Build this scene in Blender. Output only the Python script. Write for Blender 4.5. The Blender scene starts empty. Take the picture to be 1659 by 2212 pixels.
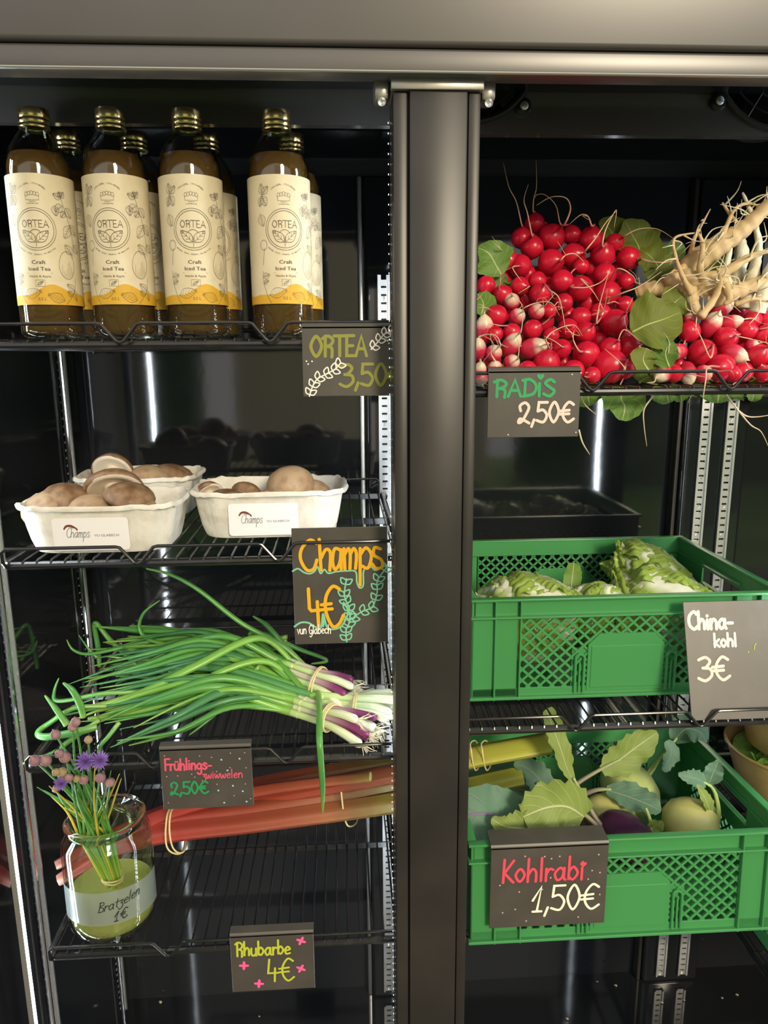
import bpy, bmesh, math, random
import numpy as np
from mathutils import Vector, Matrix

random.seed(7)
scene = bpy.context.scene
col = scene.collection
R_ = math.radians

# ------------------------------------------------------------------ camera, world, sun, exposure
PW, PH, FPX = 1659.0, 2212.0, 1600.0
CAM = Vector((0.0, -0.8, 1.5))
yaw, pit, rol = R_(3.23), R_(12.05), R_(-0.455)
cF = Vector((math.sin(yaw)*math.cos(pit), math.cos(yaw)*math.cos(pit), -math.sin(pit)))
r0 = Vector((math.cos(yaw), -math.sin(yaw), 0)); u0 = r0.cross(cF)
cR = math.cos(rol)*r0 + math.sin(rol)*u0
cU = -math.sin(rol)*r0 + math.cos(rol)*u0
cd = bpy.data.cameras.new('camera'); cam = bpy.data.objects.new('camera', cd); col.objects.link(cam)
cam.matrix_world = Matrix(((cR.x, cU.x, -cF.x, CAM.x), (cR.y, cU.y, -cF.y, CAM.y), (cR.z, cU.z, -cF.z, CAM.z), (0, 0, 0, 1)))
cd.sensor_fit = 'HORIZONTAL'; cd.sensor_width = 36.0; cd.lens = 36.0*FPX/PW; cd.clip_start = 0.01
scene.camera = cam

world = bpy.data.worlds.new('world'); scene.world = world; world.use_nodes = True
wb = world.node_tree.nodes['Background']
wb.inputs[0].default_value = (0.93, 0.90, 0.86, 1); wb.inputs[1].default_value = 1.25

sl = bpy.data.lights.new('sun_offscreen', 'SUN'); sl.energy = 3.0; sl.angle = R_(14); sl.color = (1.0, 0.86, 0.62)
sun = bpy.data.objects.new('sun_offscreen', sl); col.objects.link(sun)
sun.rotation_euler = Vector((-0.35, 1.0, -0.42)).to_track_quat('-Z', 'Y').to_euler()

scene.view_settings.view_transform = 'Standard'; scene.view_settings.look = 'None'
scene.view_settings.gamma = 1.0; scene.view_settings.use_curve_mapping = False
scene.view_settings.exposure = 0.0

# ------------------------------------------------------------------ helpers
def ray(px, py): return cR*((px-PW/2)/FPX) - cU*((py-PH/2)/FPX) + cF
def at(px, py, y):                       # point of the place seen at a photo position, at depth y in the cabinet
    d = ray(px, py); return CAM + d*((y-CAM.y)/d.y)
def atz(px, py, z):
    d = ray(px, py); return CAM + d*((z-CAM.z)/d.z)

def hexc(h):
    h = h.lstrip('#'); c = [int(h[i:i+2], 16)/255 for i in (0, 2, 4)]
    return tuple((x/12.92 if x <= .04045 else ((x+.055)/1.055)**2.4) for x in c)

def cr(pts, n=6, closed=False):          # Catmull-Rom through points (any dimension)
    P = [np.array(p, float) for p in pts]
    if len(P) < 3 and not closed: 
        return [P[0] + (P[-1]-P[0])*i/n for i in range(n+1)]
    out = []; m = len(P)
    rng = range(m) if closed else range(m-1)
    for i in rng:
        if closed: a, b, c, d = P[i-1], P[i], P[(i+1) % m], P[(i+2) % m]
        else: a, b, c, d = P[max(i-1, 0)], P[i], P[i+1], P[min(i+2, m-1)]
        for k in range(n):
            t = k/n
            out.append(.5*((2*b)+(c-a)*t+(2*a-5*b+4*c-d)*t*t+(3*b-a-3*c+d)*t**3))
    out.append(P[0] if closed else P[-1])
    return out

def root_loc(o):
    v = Vector((0, 0, 0))
    while o is not None:
        v += o.location; o = o.parent
    return v

def props(o, label=None, cat=None, group=None, kind=None):
    if label: o['label'] = label
    if cat: o['category'] = cat
    if group: o['group'] = group
    if kind: o['kind'] = kind
    return o

def thing(name, loc, label=None, cat=None, group=None, rot=None):
    o = bpy.data.objects.new(name, None); col.objects.link(o); o.location = loc
    o.empty_display_size = .02
    if rot: o.rotation_euler = rot
    return props(o, label, cat, group)

class MB:
    def __init__(s): s.v = []; s.f = []; s.t = []; s.s = []
    def add(s, V, F, T=None, S=None):
        b = len(s.v); s.v += [tuple(map(float, p)) for p in V]
        s.f += [tuple(i+b for i in f) for f in F]
        s.t += list(T) if T is not None else [0.0]*len(V)
        s.s += list(S) if S is not None else [0.0]*len(V)
        return s
    def box(s, x0, x1, y0, y1, z0, z1):
        V = [(x, y, z) for z in (z0, z1) for y in (y0, y1) for x in (x0, x1)]
        return s.add(V, [(0, 2, 3, 1), (4, 5, 7, 6), (0, 1, 5, 4), (2, 6, 7, 3), (0, 4, 6, 2), (1, 3, 7, 5)])
    def bbox(s, x0, x1, y0, y1, z0, z1, b=.002, seg=2):
        bm = bmesh.new(); bmesh.ops.create_cube(bm, size=1)
        for v in bm.verts: v.co = Vector(((x0+x1)/2+v.co.x*(x1-x0), (y0+y1)/2+v.co.y*(y1-y0), (z0+z1)/2+v.co.z*(z1-z0)))
        bmesh.ops.bevel(bm, geom=bm.edges[:], offset=b, segments=seg, affect='EDGES', profile=.5)
        bm.verts.index_update()
        s.add([v.co for v in bm.verts], [tuple(v.index for v in f.verts) for f in bm.faces]); bm.free(); return s
    def tube(s, pts, rad, n=8, closed=False, flat=1.0, s0=0.0, s1=1.0, prof=None):
        P = [Vector(p) for p in pts]; m = len(P)
        if not hasattr(rad, '__len__'): rad = [rad]*m
        elif len(rad) != m: rad = list(np.interp(np.linspace(0, 1, m), np.linspace(0, 1, len(rad)), rad))
        V = []; T = []; S = []; up = None
        for i in range(m):
            if closed: tg = P[(i+1) % m]-P[i-1]
            else: tg = P[min(i+1, m-1)]-P[max(i-1, 0)]
            if tg.length < 1e-9: tg = Vector((0, 0, 1))
            tg.normalize()
            if up is None:
                up = Vector((0, 0, 1)) if abs(tg.z) < .9 else Vector((0, 1, 0))
            a = tg.cross(up)
            if a.length < 1e-6: a = tg.cross(Vector((1, 0, 0)))
            a.normalize(); b = a.cross(tg).normalized(); up = b
            for k in range(n):
                th = 2*math.pi*k/n; q = prof(th) if prof else 1.0
                V.append(P[i] + (a*math.cos(th) + b*math.sin(th)*flat)*rad[i]*q)
                T.append(k/n); S.append(s0+(s1-s0)*i/max(m-1, 1))
        F = []
        for i in range(m if closed else m-1):
            j = (i+1) % m
            for k in range(n):
                l = (k+1) % n; F.append((i*n+k, i*n+l, j*n+l, j*n+k))
        if not closed:
            F.append(tuple(range(n-1, -1, -1))); F.append(tuple((m-1)*n+k for k in range(n)))
        return s.add(V, F, T, S)
    def lathe(s, prof, n=32, c=(0, 0, 0), ribs=None, cap0=False, cap1=False):
        V = []; S = []; T = []; m = len(prof)
        for i, (r, z) in enumerate(prof):
            for k in range(n):
                th = 2*math.pi*k/n; q = ribs(i, k) if ribs else 1.0
                V.append((c[0]+r*q*math.cos(th), c[1]+r*q*math.sin(th), c[2]+z)); S.append(i/(m-1)); T.append(k/n)
        F = [(i*n+k, i*n+(k+1) % n, (i+1)*n+(k+1) % n, (i+1)*n+k) for i in range(m-1) for k in range(n)]
        if cap0: F.append(tuple(range(n-1, -1, -1)))
        if cap1: F.append(tuple((m-1)*n+k for k in range(n)))
        return s.add(V, F, T, S)
    def grid(s, fn, nu, nv):             # fn(u,v) -> pos,t,s
        V = []; T = []; S = []
        for j in range(nv+1):
            for i in range(nu+1):
                p, t, q = fn(i/nu, j/nv); V.append(p); T.append(t); S.append(q)
        w = nu+1
        return s.add(V, [(j*w+i, j*w+i+1, (j+1)*w+i+1, (j+1)*w+i) for j in range(nv) for i in range(nu)], T, S)
    def ribbon(s, pl, w, fn):            # flat painted stroke; fn(a, b, lift) maps 2-D to 3-D; it rises a hair along its way so crossings never coincide
        P = [np.array(p, float)[:2] for p in pl]
        Q = [P[0]]
        for p in P[1:]:
            if np.hypot(*(p-Q[-1])) > w*.08: Q.append(p)
        P = Q if len(Q) > 1 else [P[0], P[0]+np.array([w*.1, 0])]
        m = len(P); s.lift = getattr(s, 'lift', 0)+6e-6; V = []; F = []
        def nr(d): d = d/(np.hypot(*d)+1e-12); return np.array([-d[1], d[0]])
        for i in range(m):
            e = s.lift+i*2e-6
            if 0 < i < m-1:
                n1, n2 = nr(P[i]-P[i-1]), nr(P[i+1]-P[i]); n = n1+n2; L = np.hypot(*n)
                n = n1 if L < .35 else n/L*min(1/max((n/L) @ n1, .55), 1.6)
            else: n = nr(P[1]-P[0]) if i == 0 else nr(P[-1]-P[-2])
            V += [fn(*(P[i]-n*w/2), e), fn(*(P[i]+n*w/2), e)]
            if i: F.append((2*i-2, 2*i, 2*i+1, 2*i-1))
        s.lift += m*2e-6
        s.add(V, F)
        for p, d, e in ((P[0], P[0]-P[1], s.lift-m*2e-6), (P[-1], P[-1]-P[-2], s.lift)):
            n = nr(d); d = d/(np.hypot(*d)+1e-12)
            s.add([fn(*(p+(d*math.sin(q)-n*math.cos(q))*w/2), e) for q in np.linspace(0, math.pi, 7)], [tuple(range(7))])
        return s
    def xform(s, M):
        s.v = [tuple(M @ Vector(p)) for p in s.v]; return s
    def build(s, name, mat, parent=None, world=True, smooth=35, loc=None, kind=None):
        me = bpy.data.meshes.new(name)
        off = Vector((0, 0, 0))
        if parent is not None and world: off = root_loc(parent)
        if loc is not None: off = off+Vector(loc)
        V = [(p[0]-off.x, p[1]-off.y, p[2]-off.z) for p in s.v] if off.length else s.v
        me.from_pydata(V, [], s.f); me.update()
        for nm, arr in (('t', s.t), ('s', s.s)):
            if any(arr):
                a = me.attributes.new(nm, 'FLOAT', 'POINT'); a.data.foreach_set('value', arr)
        if smooth:
            me.shade_smooth()
            if smooth < 180: me.set_sharp_from_angle(angle=R_(smooth))
        me.materials.append(mat)
        o = bpy.data.objects.new(name, me); col.objects.link(o)
        if parent is not None: o.parent = parent
        if loc is not None: o.location = loc
        if kind: o['kind'] = kind
        return o

def copy_tree(o, parent=None):
    c = o.copy(); col.objects.link(c); c.parent = parent
    for ch in list(o.children): copy_tree(ch, c)
    return c

# ------------------------------------------------------------------ materials (procedural)
def mat(name, color, rough=.5, metal=0, spec=.5, coat=0, trans=0, sss=0, emit=None, estr=0, noise=None, bump=None, ior=1.45, alpha=1):
    m = bpy.data.materials.new(name); m.use_nodes = True; nt = m.node_tree; b = nt.nodes['Principled BSDF']
    c = hexc(color) if isinstance(color, str) else color
    b.inputs['Base Color'].default_value = (*c, 1); b.inputs['Roughness'].default_value = rough
    b.inputs['Metallic'].default_value = metal; b.inputs['Specular IOR Level'].default_value = spec
    b.inputs['Coat Weight'].default_value = coat; b.inputs['Coat Roughness'].default_value = .05
    b.inputs['Transmission Weight'].default_value = trans; b.inputs['IOR'].default_value = ior
    if sss:
        b.inputs['Subsurface Weight'].default_value = sss; b.inputs['Subsurface Radius'].default_value = (.004, .003, .002)
        b.inputs['Subsurface Scale'].default_value = 1.0
    if emit:
        b.inputs['Emission Color'].default_value = (*(hexc(emit) if isinstance(emit, str) else emit), 1); b.inputs['Emission Strength'].default_value = estr
    if noise:                            # (scale, colour2, lo, hi)
        sc, c2, lo, hi = noise; c2 = hexc(c2) if isinstance(c2, str) else c2
        tc = nt.nodes.new('ShaderNodeTexCoord'); n = nt.nodes.new('ShaderNodeTexNoise'); n.inputs['Scale'].default_value = sc; n.inputs['Detail'].default_value = 5
        r = nt.nodes.new('ShaderNodeValToRGB'); r.color_ramp.elements[0].position = lo; r.color_ramp.elements[1].position = hi
        r.color_ramp.elements[0].color = (*c, 1); r.color_ramp.elements[1].color = (*c2, 1)
        nt.links.new(tc.outputs['Object'], n.inputs['Vector']); nt.links.new(n.outputs['Fac'], r.inputs['Fac']); nt.links.new(r.outputs['Color'], b.inputs['Base Color'])
    if bump:                             # (scale, strength, distance)
        tc = nt.nodes.new('ShaderNodeTexCoord'); n = nt.nodes.new('ShaderNodeTexNoise'); n.inputs['Scale'].default_value = bump[0]; n.inputs['Detail'].default_value = 6
        bp = nt.nodes.new('ShaderNodeBump'); bp.inputs['Strength'].default_value = bump[1]; bp.inputs['Distance'].default_value = bump[2] if len(bump) > 2 else .002
        nt.links.new(tc.outputs['Object'], n.inputs['Vector']); nt.links.new(n.outputs['Fac'], bp.inputs['Height']); nt.links.new(bp.outputs['Normal'], b.inputs['Normal'])
    return m

def ramp_mat(name, attr, stops, rough=.45, sss=0, noise=0, spec=.5, bump=None, trans=0):
    """colour runs along a part: attr 's'/'t' (stored per vertex) or 'z' (object height)"""
    m = mat(name, '#808080', rough, spec=spec, sss=sss, bump=bump, trans=trans); nt = m.node_tree; b = nt.nodes['Principled BSDF']
    if attr == 'z':
        tc = nt.nodes.new('ShaderNodeTexCoord'); sx = nt.nodes.new('ShaderNodeSeparateXYZ'); nt.links.new(tc.outputs['Object'], sx.inputs[0]); src = sx.outputs['Z']
    else:
        a = nt.nodes.new('ShaderNodeAttribute'); a.attribute_name = attr; src = a.outputs['Fac']
    if noise:
        tc2 = nt.nodes.new('ShaderNodeTexCoord'); n = nt.nodes.new('ShaderNodeTexNoise'); n.inputs['Scale'].default_value = noise[0]; n.inputs['Detail'].default_value = 4
        nt.links.new(tc2.outputs['Object'], n.inputs['Vector'])
        ma = nt.nodes.new('ShaderNodeMath'); ma.operation = 'MULTIPLY_ADD'; ma.inputs[1].default_value = noise[1]; nt.links.new(n.outputs['Fac'], ma.inputs[0])
        sb = nt.nodes.new('ShaderNodeMath'); sb.operation = 'SUBTRACT'; sb.inputs[1].default_value = noise[1]/2; nt.links.new(src, sb.inputs[0]); nt.links.new(sb.outputs[0], ma.inputs[2]); src = ma.outputs[0]
    r = nt.nodes.new('ShaderNodeValToRGB'); cr_ = r.color_ramp
    while len(cr_.elements) < len(stops): cr_.elements.new(.5)
    for e, (p, c) in zip(cr_.elements, stops): e.position = p; e.color = (*hexc(c), 1)
    nt.links.new(src, r.inputs['Fac']); nt.links.new(r.outputs['Color'], b.inputs['Base Color'])
    return m

def leaf_mat(name, blade, rib, blade2, ribw=.10, veins=10, rough=.5, trans=.25):
    """blade with a pale midrib (t = distance from midrib, s = along the leaf) and branching veins"""
    m = mat(name, blade, rough, spec=.35); nt = m.node_tree; N = nt.nodes; L = nt.links; b = N['Principled BSDF']
    a = N.new('ShaderNodeAttribute'); a.attribute_name = 't'; a2 = N.new('ShaderNodeAttribute'); a2.attribute_name = 's'
    tc = N.new('ShaderNodeTexCoord'); nz = N.new('ShaderNodeTexNoise'); nz.inputs['Scale'].default_value = 45; nz.inputs['Detail'].default_value = 4; L.new(tc.outputs['Object'], nz.inputs['Vector'])
    mx = N.new('ShaderNodeMix'); mx.data_type = 'RGBA'; mx.inputs['A'].default_value = (*hexc(blade), 1); mx.inputs['B'].default_value = (*hexc(blade2), 1); L.new(nz.outputs['Fac'], mx.inputs['Factor'])
    # veins: stripes of (s - .6 t)
    m1 = N.new('ShaderNodeMath'); m1.operation = 'MULTIPLY_ADD'; m1.inputs[1].default_value = -.35; L.new(a.outputs['Fac'], m1.inputs[0]); L.new(a2.outputs['Fac'], m1.inputs[2])
    m2 = N.new('ShaderNodeMath'); m2.operation = 'MULTIPLY'; m2.inputs[1].default_value = veins*6.283; L.new(m1.outputs[0], m2.inputs[0])
    m3 = N.new('ShaderNodeMath'); m3.operation = 'SINE'; L.new(m2.outputs[0], m3.inputs[0])
    r1 = N.new('ShaderNodeMapRange'); r1.inputs['From Min'].default_value = .86; r1.inputs['From Max'].default_value = 1.0; r1.inputs['To Max'].default_value = .26; L.new(m3.outputs[0], r1.inputs['Value'])
    r2 = N.new('ShaderNodeMapRange'); r2.inputs['From Min'].default_value = ribw; r2.inputs['From Max'].default_value = ribw*.4; L.new(a.outputs['Fac'], r2.inputs['Value'])
    mm = N.new('ShaderNodeMath'); mm.operation = 'MAXIMUM'; L.new(r1.outputs[0], mm.inputs[0]); L.new(r2.outputs[0], mm.inputs[1])
    my = N.new('ShaderNodeMix'); my.data_type = 'RGBA'; my.inputs['B'].default_value = (*hexc(rib), 1); L.new(mm.outputs[0], my.inputs['Factor']); L.new(mx.outputs['Result'], my.inputs['A'])
    L.new(my.outputs['Result'], b.inputs['Base Color'])
    bp = N.new('ShaderNodeBump'); bp.inputs['Strength'].default_value = .5; bp.inputs['Distance'].default_value = .002; L.new(mm.outputs[0], bp.inputs['Height']); L.new(bp.outputs['Normal'], b.inputs['Normal'])
    tr = N.new('ShaderNodeBsdfTranslucent'); L.new(my.outputs['Result'], tr.inputs['Color'])
    ms = N.new('ShaderNodeMixShader'); ms.inputs[0].default_value = trans; L.new(b.outputs[0], ms.inputs[1]); L.new(tr.outputs[0], ms.inputs[2])
    L.new(ms.outputs[0], N['Material Output'].inputs['Surface'])
    return m

def glass_mat(name, tint=(1, 1, 1), ior=1.45, rough=.02):
    m = bpy.data.materials.new(name); m.use_nodes = True; nt = m.node_tree; N = nt.nodes; N.clear()
    o = N.new('ShaderNodeOutputMaterial'); t = N.new('ShaderNodeBsdfTransparent'); t.inputs[0].default_value = (*tint, 1)
    g = N.new('ShaderNodeBsdfGlossy'); g.inputs['Roughness'].default_value = rough
    lw = N.new('ShaderNodeLayerWeight'); lw.inputs['Blend'].default_value = .5      # Schlick curve from the facing angle
    pw = N.new('ShaderNodeMath'); pw.operation = 'POWER'; pw.inputs[1].default_value = 3.2; nt.links.new(lw.outputs['Facing'], pw.inputs[0])
    f = N.new('ShaderNodeMath'); f.operation = 'MULTIPLY_ADD'; f.inputs[1].default_value = .7; f.inputs[2].default_value = ((ior-1)/(ior+1))**2; nt.links.new(pw.outputs[0], f.inputs[0])
    x = N.new('ShaderNodeMixShader'); nt.links.new(f.outputs[0], x.inputs[0]); nt.links.new(t.outputs[0], x.inputs[1]); nt.links.new(g.outputs[0], x.inputs[2]); nt.links.new(x.outputs[0], o.inputs[0])
    return m

def murky_mat(name, c, trans, rough=.05, mixc=(1, 1, 1)):
    """cloudy drink or water: part see-through tint, part cloudy body, with a wet surface"""
    m = bpy.data.materials.new(name); m.use_nodes = True; nt = m.node_tree; N = nt.nodes; b = N['Principled BSDF']
    b.inputs['Base Color'].default_value = (*hexc(c), 1); b.inputs['Roughness'].default_value = rough
    t = N.new('ShaderNodeBsdfTransparent'); t.inputs[0].default_value = (*mixc, 1)
    x = N.new('ShaderNodeMixShader'); x.inputs[0].default_value = trans; nt.links.new(b.outputs[0], x.inputs[1]); nt.links.new(t.outputs[0], x.inputs[2]); nt.links.new(x.outputs[0], N['Material Output'].inputs['Surface'])
    return m

M = {}
M['panel'] = mat('black_gloss_panel', (.012, .013, .015), .06, spec=.6, ior=1.62, bump=(7, .05, .004))
M['frame'] = mat('dark_anodised_frame', (.022, .020, .018), .33, spec=.45, metal=0, noise=(9, (.034, .030, .027), .4, .7))
M['header'] = mat('dark_painted_header', (.075, .068, .064), .34, spec=.9, noise=(4, (.1, .092, .088), .35, .75))
M['black'] = mat('black_plastic', (.008, .008, .009), .3, spec=.5)
M['steel'] = mat('zinc_steel', (.74, .75, .76), .36, metal=1)
M['housing'] = mat('grey_housing_sheet', (.19, .18, .17), .16, metal=.7)
M['bracket'] = mat('brushed_bracket', (.42, .4, .37), .3, metal=.8, bump=(60, .2, .001))
M['led'] = mat('led_white', '#ffffff', .4, emit=(.88, .95, 1.0), estr=46)
M['led2'] = mat('led_white_dim', '#ffffff', .4, emit=(.88, .95, 1.0), estr=34)
M['ledpt'] = mat('led_point', '#ffffff', .4, emit=(.9, .96, 1.0), estr=2.5)
M['ledcover'] = glass_mat('led_cover', (.96, .98, 1), 1.5, .05)
M['gasket'] = mat('rubber_gasket', (.012, .012, .013), .45)
M['wire'] = mat('black_coated_wire', (.012, .012, .013), .2, spec=.7, noise=(40, (.03, .027, .024), .5, .8))
M['glass'] = glass_mat('clear_glass', (.93, .95, .92), 1.5)
M['tea'] = murky_mat('amber_iced_tea', '#7a5a30', .45, mixc=(.72, .5, .22))
M['cap'] = mat('gold_metal_cap', (.88, .68, .32), .24, metal=1)
M['chrome'] = mat('chrome_edge', (.85, .86, .88), .12, metal=1)
M['paper'] = mat('cream_label_paper', '#d8ccae', .55, noise=(35, '#ccbd97', .45, .8))
M['ink'] = mat('label_ink', '#5b4f4a', .6)
M['wave'] = mat('label_yellow', '#c99a26', .55, noise=(20, '#d8ab35', .3, .7))
M['plate'] = mat('black_sign_plate', (.062, .055, .046), .42, spec=.7, noise=(25, (.08, .071, .06), .45, .75))
for k, c in dict(p_olive='#8b8b3a', p_white='#efe8dc', p_yellow='#e0a81c', p_mint='#7fc4a0', p_green='#2f9a5c', p_dgreen='#2a8c55', p_pinkw='#e8cdbf', p_cream='#f1ecd2', p_rose='#d8546e', p_red='#d94a5c', p_lime='#b9bf3a', p_pink='#ef5f9a', p_lilac='#bfa0a6', p_ltblue='#9fc3c9', p_black='#2a2a2c').items():
    M[k] = mat('paint_'+k[2:], c, .55)
M['pulp'] = mat('moulded_pulp', '#d9d4c8', .85, bump=(55, .7, .003), noise=(60, '#c9c3b4', .45, .7))
M['sticker'] = mat('white_sticker', '#e9e5e4', .35)
M['logo'] = mat('sticker_brown', '#6d3f2e', .5)
M['stxt'] = mat('sticker_grey_ink', '#55606a', .5)
M['mcap'] = mat('mushroom_cap_skin', '#6a4c33', .5, noise=(2.2, '#9c7e60', .34, .72), bump=(90, .15, .001))
M['mcap2'] = mat('pale_mushroom_cap_skin', '#ab9172', .5, noise=(2.4, '#86664a', .44, .76), bump=(90, .15, .001))
M['mstem'] = mat('mushroom_stem', '#d9cdba', .7, sss=.1, noise=(50, '#b9a68a', .45, .75))
M['crate'] = mat('green_crate_plastic', (.05, .25, .075), .38, spec=.55, bump=(30, .06, .001))
M['chinese'] = leaf_mat('napa_leaf', '#a9c05a', '#eff1dc', '#8dac45', .3, 7, .42, .25)
M['lettuce'] = leaf_mat('loose_leaf', '#7a9a45', '#b9c98a', '#6d8f3f', .09, 8)
M['kleaf'] = leaf_mat('kohlrabi_leaf_blue', '#6d8f76', '#9fae9a', '#5f8268', .05, 6, .55)
M['kleafp'] = leaf_mat('kohlrabi_leaf_purple_rib', '#6f947c', '#9a78a8', '#628a70', .05, 5, .55)
M['kleafy'] = leaf_mat('kohlrabi_leaf_yellow', '#93a558', '#c9d09a', '#84994c', .06, 6, .5)
M['rleaf'] = leaf_mat('radish_leaf_green', '#6f9440', '#c4d09a', '#5f8638', .06, 6, .5)
M['rleafd'] = leaf_mat('radish_leaf_olive', '#75802f', '#a3a65a', '#66752b', .05, 6, .55)
M['kohl'] = mat('pale_kohlrabi_skin', '#a9b86e', .42, sss=.1, noise=(14, '#c3c98c', .35, .7))
M['kohly'] = mat('yellow_kohlrabi_skin', '#b8b468', .42, sss=.1, noise=(14, '#c9c784', .35, .7))
M['kohlp'] = mat('purple_kohlrabi_skin', '#3a1c33', .35, noise=(16, '#4d2745', .4, .7))
M['scar'] = mat('leaf_scar', '#c9c58e', .6)
M['kstem'] = ramp_mat('kohlrabi_stalk', 's', [(0, '#7d6070'), (.5, '#8f8a70'), (1, '#9fb070')], .45)
M['kstemg'] = mat('green_stalk', '#9fb36b', .45)
M['rad'] = ramp_mat('radish_skin', 'z', [(0, '#c01a36'), (.5, '#d01b38'), (1, '#b8142e')], .27, sss=.06, noise=(3, .4))
M['tail'] = ramp_mat('radish_tail', 's', [(0, '#cc3f58'), (.3, '#dfa592'), (.6, '#d8b894'), (1, '#c2a17c')], .55)
M['tailw'] = ramp_mat('pale_tail', 's', [(0, '#e5d3bf'), (1, '#c2aa80')], .55)
M['wroot'] = mat('white_radish_skin', '#cdb386', .55, sss=.12, noise=(30, '#b39767', .42, .75), bump=(60, .3, .001))
M['wstalk'] = mat('white_icicle_skin', '#e2dcc4', .45, sss=.12, noise=(18, '#d3c9a6', .45, .75))
M['onleaf'] = ramp_mat('onion_leaf', 's', [(0, '#c8cf9a'), (.1, '#8fae5a'), (.35, '#5c9440'), (.8, '#437f3c'), (1, '#6e9a44')], .33, spec=.6, noise=(25, .12))
M['onleafd'] = ramp_mat('onion_leaf_dark', 's', [(0, '#8fae6a'), (.2, '#4f8848'), (.8, '#386f44'), (1, '#4d8048')], .35, spec=.6, noise=(25, .12))
M['onleafl'] = ramp_mat('onion_leaf_light', 's', [(0, '#c8cf9a'), (.2, '#7fae4a'), (.7, '#6a9f40'), (1, '#86a850')], .33, spec=.6, noise=(25, .12))
M['onpurp'] = ramp_mat('onion_shank_purple', 's', [(0, '#6b2350'), (.45, '#7d3560'), (.75, '#b59aa0'), (1, '#c3cf9e')], .3, spec=.6)
M['onwhite'] = ramp_mat('onion_shank_white', 's', [(0, '#e6e4cb'), (.5, '#d9e0b4'), (1, '#a9c377')], .3, spec=.6)
M['hair'] = mat('fine_roots', '#d9cfae', .7)
M['band'] = mat('rubber_band', '#d8c48c', .5)
M['rhub'] = ramp_mat('rhubarb_skin', 's', [(0, '#d9a9a0'), (.05, '#b0463f'), (.35, '#96382e'), (.58, '#8c4a32'), (.70, '#8d6a36'), (.78, '#97933c'), (1, '#aeb048')], .34, spec=.55, noise=(26, .12), bump=(40, .15, .001))
M['rhubcut'] = mat('rhubarb_cut_end', '#c8cf70', .6)
M['chive'] = ramp_mat('chive_stem', 's', [(0, '#a9c14a'), (.4, '#5f9a3c'), (1, '#4f8a40')], .4)
M['chivey'] = mat('yellowed_chive', '#c3b43a', .5)
M['bud'] = mat('chive_bud', '#8d6a72', .55, noise=(120, '#a5847a', .4, .7))
M['budt'] = mat('tan_chive_bud', '#a08a66', .55)
M['petal'] = mat('chive_petal', '#8766b0', .55)
M['water'] = murky_mat('chive_water', '#cfd27c', .6, mixc=(.95, .96, .75))
M['greyband'] = murky_mat('grey_band', '#98a3a2', .52, .3)
M['thickglass'] = mat('thick_clear_glass', (.95, .97, .96), .03, trans=1.0, ior=1.5)
M['kraft'] = mat('kraft_card', '#a88a52', .6, noise=(40, '#b4965e', .4, .7))
M['salad'] = mat('chopped_herbs', '#5d8a3a', .5, noise=(40, '#84a94c', .4, .6))
M['lawn'] = mat('lawn', '#4f7a30', .9, noise=(1.2, '#6d9440', .35, .7))
M['gravel'] = mat('grey_beige_paving', '#6b645a', .85, noise=(14, '#5a534a', .4, .65))
M['house'] = mat('cream_render', '#e6d8b8', .85)
M['hedge'] = mat('hedge', '#35512a', .9, noise=(5, '#4d6d36', .35, .7), bump=(9, 1, .1))
M['crumb'] = mat('dry_crumb', '#a59a7c', .8)

def radw_mat():
    return ramp_mat('white_tipped_radish_skin', 'z', [(0, '#dccab0'), (.08, '#dfc0ae'), (.36, '#cc3450'), (1, '#b81430')], .3, sss=.06, noise=(2.2, .25))
def shift_z(m, add):                     # object z of unit radish runs -1..1 -> 0..1
    nt = m.node_tree
    for n in nt.nodes:
        if n.type == 'SEPXYZ':
            for l in list(n.outputs['Z'].links):
                tgt = l.to_socket; nt.links.remove(l)
                q = nt.nodes.new('ShaderNodeMath'); q.operation = 'MULTIPLY_ADD'; q.inputs[1].default_value = .5; q.inputs[2].default_value = .5
                nt.links.new(n.outputs['Z'], q.inputs[0]); nt.links.new(q.outputs[0], tgt)
    return m
M['radw'] = radw_mat()
for k in ('rad', 'radw'): shift_z(M[k], 0)
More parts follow.
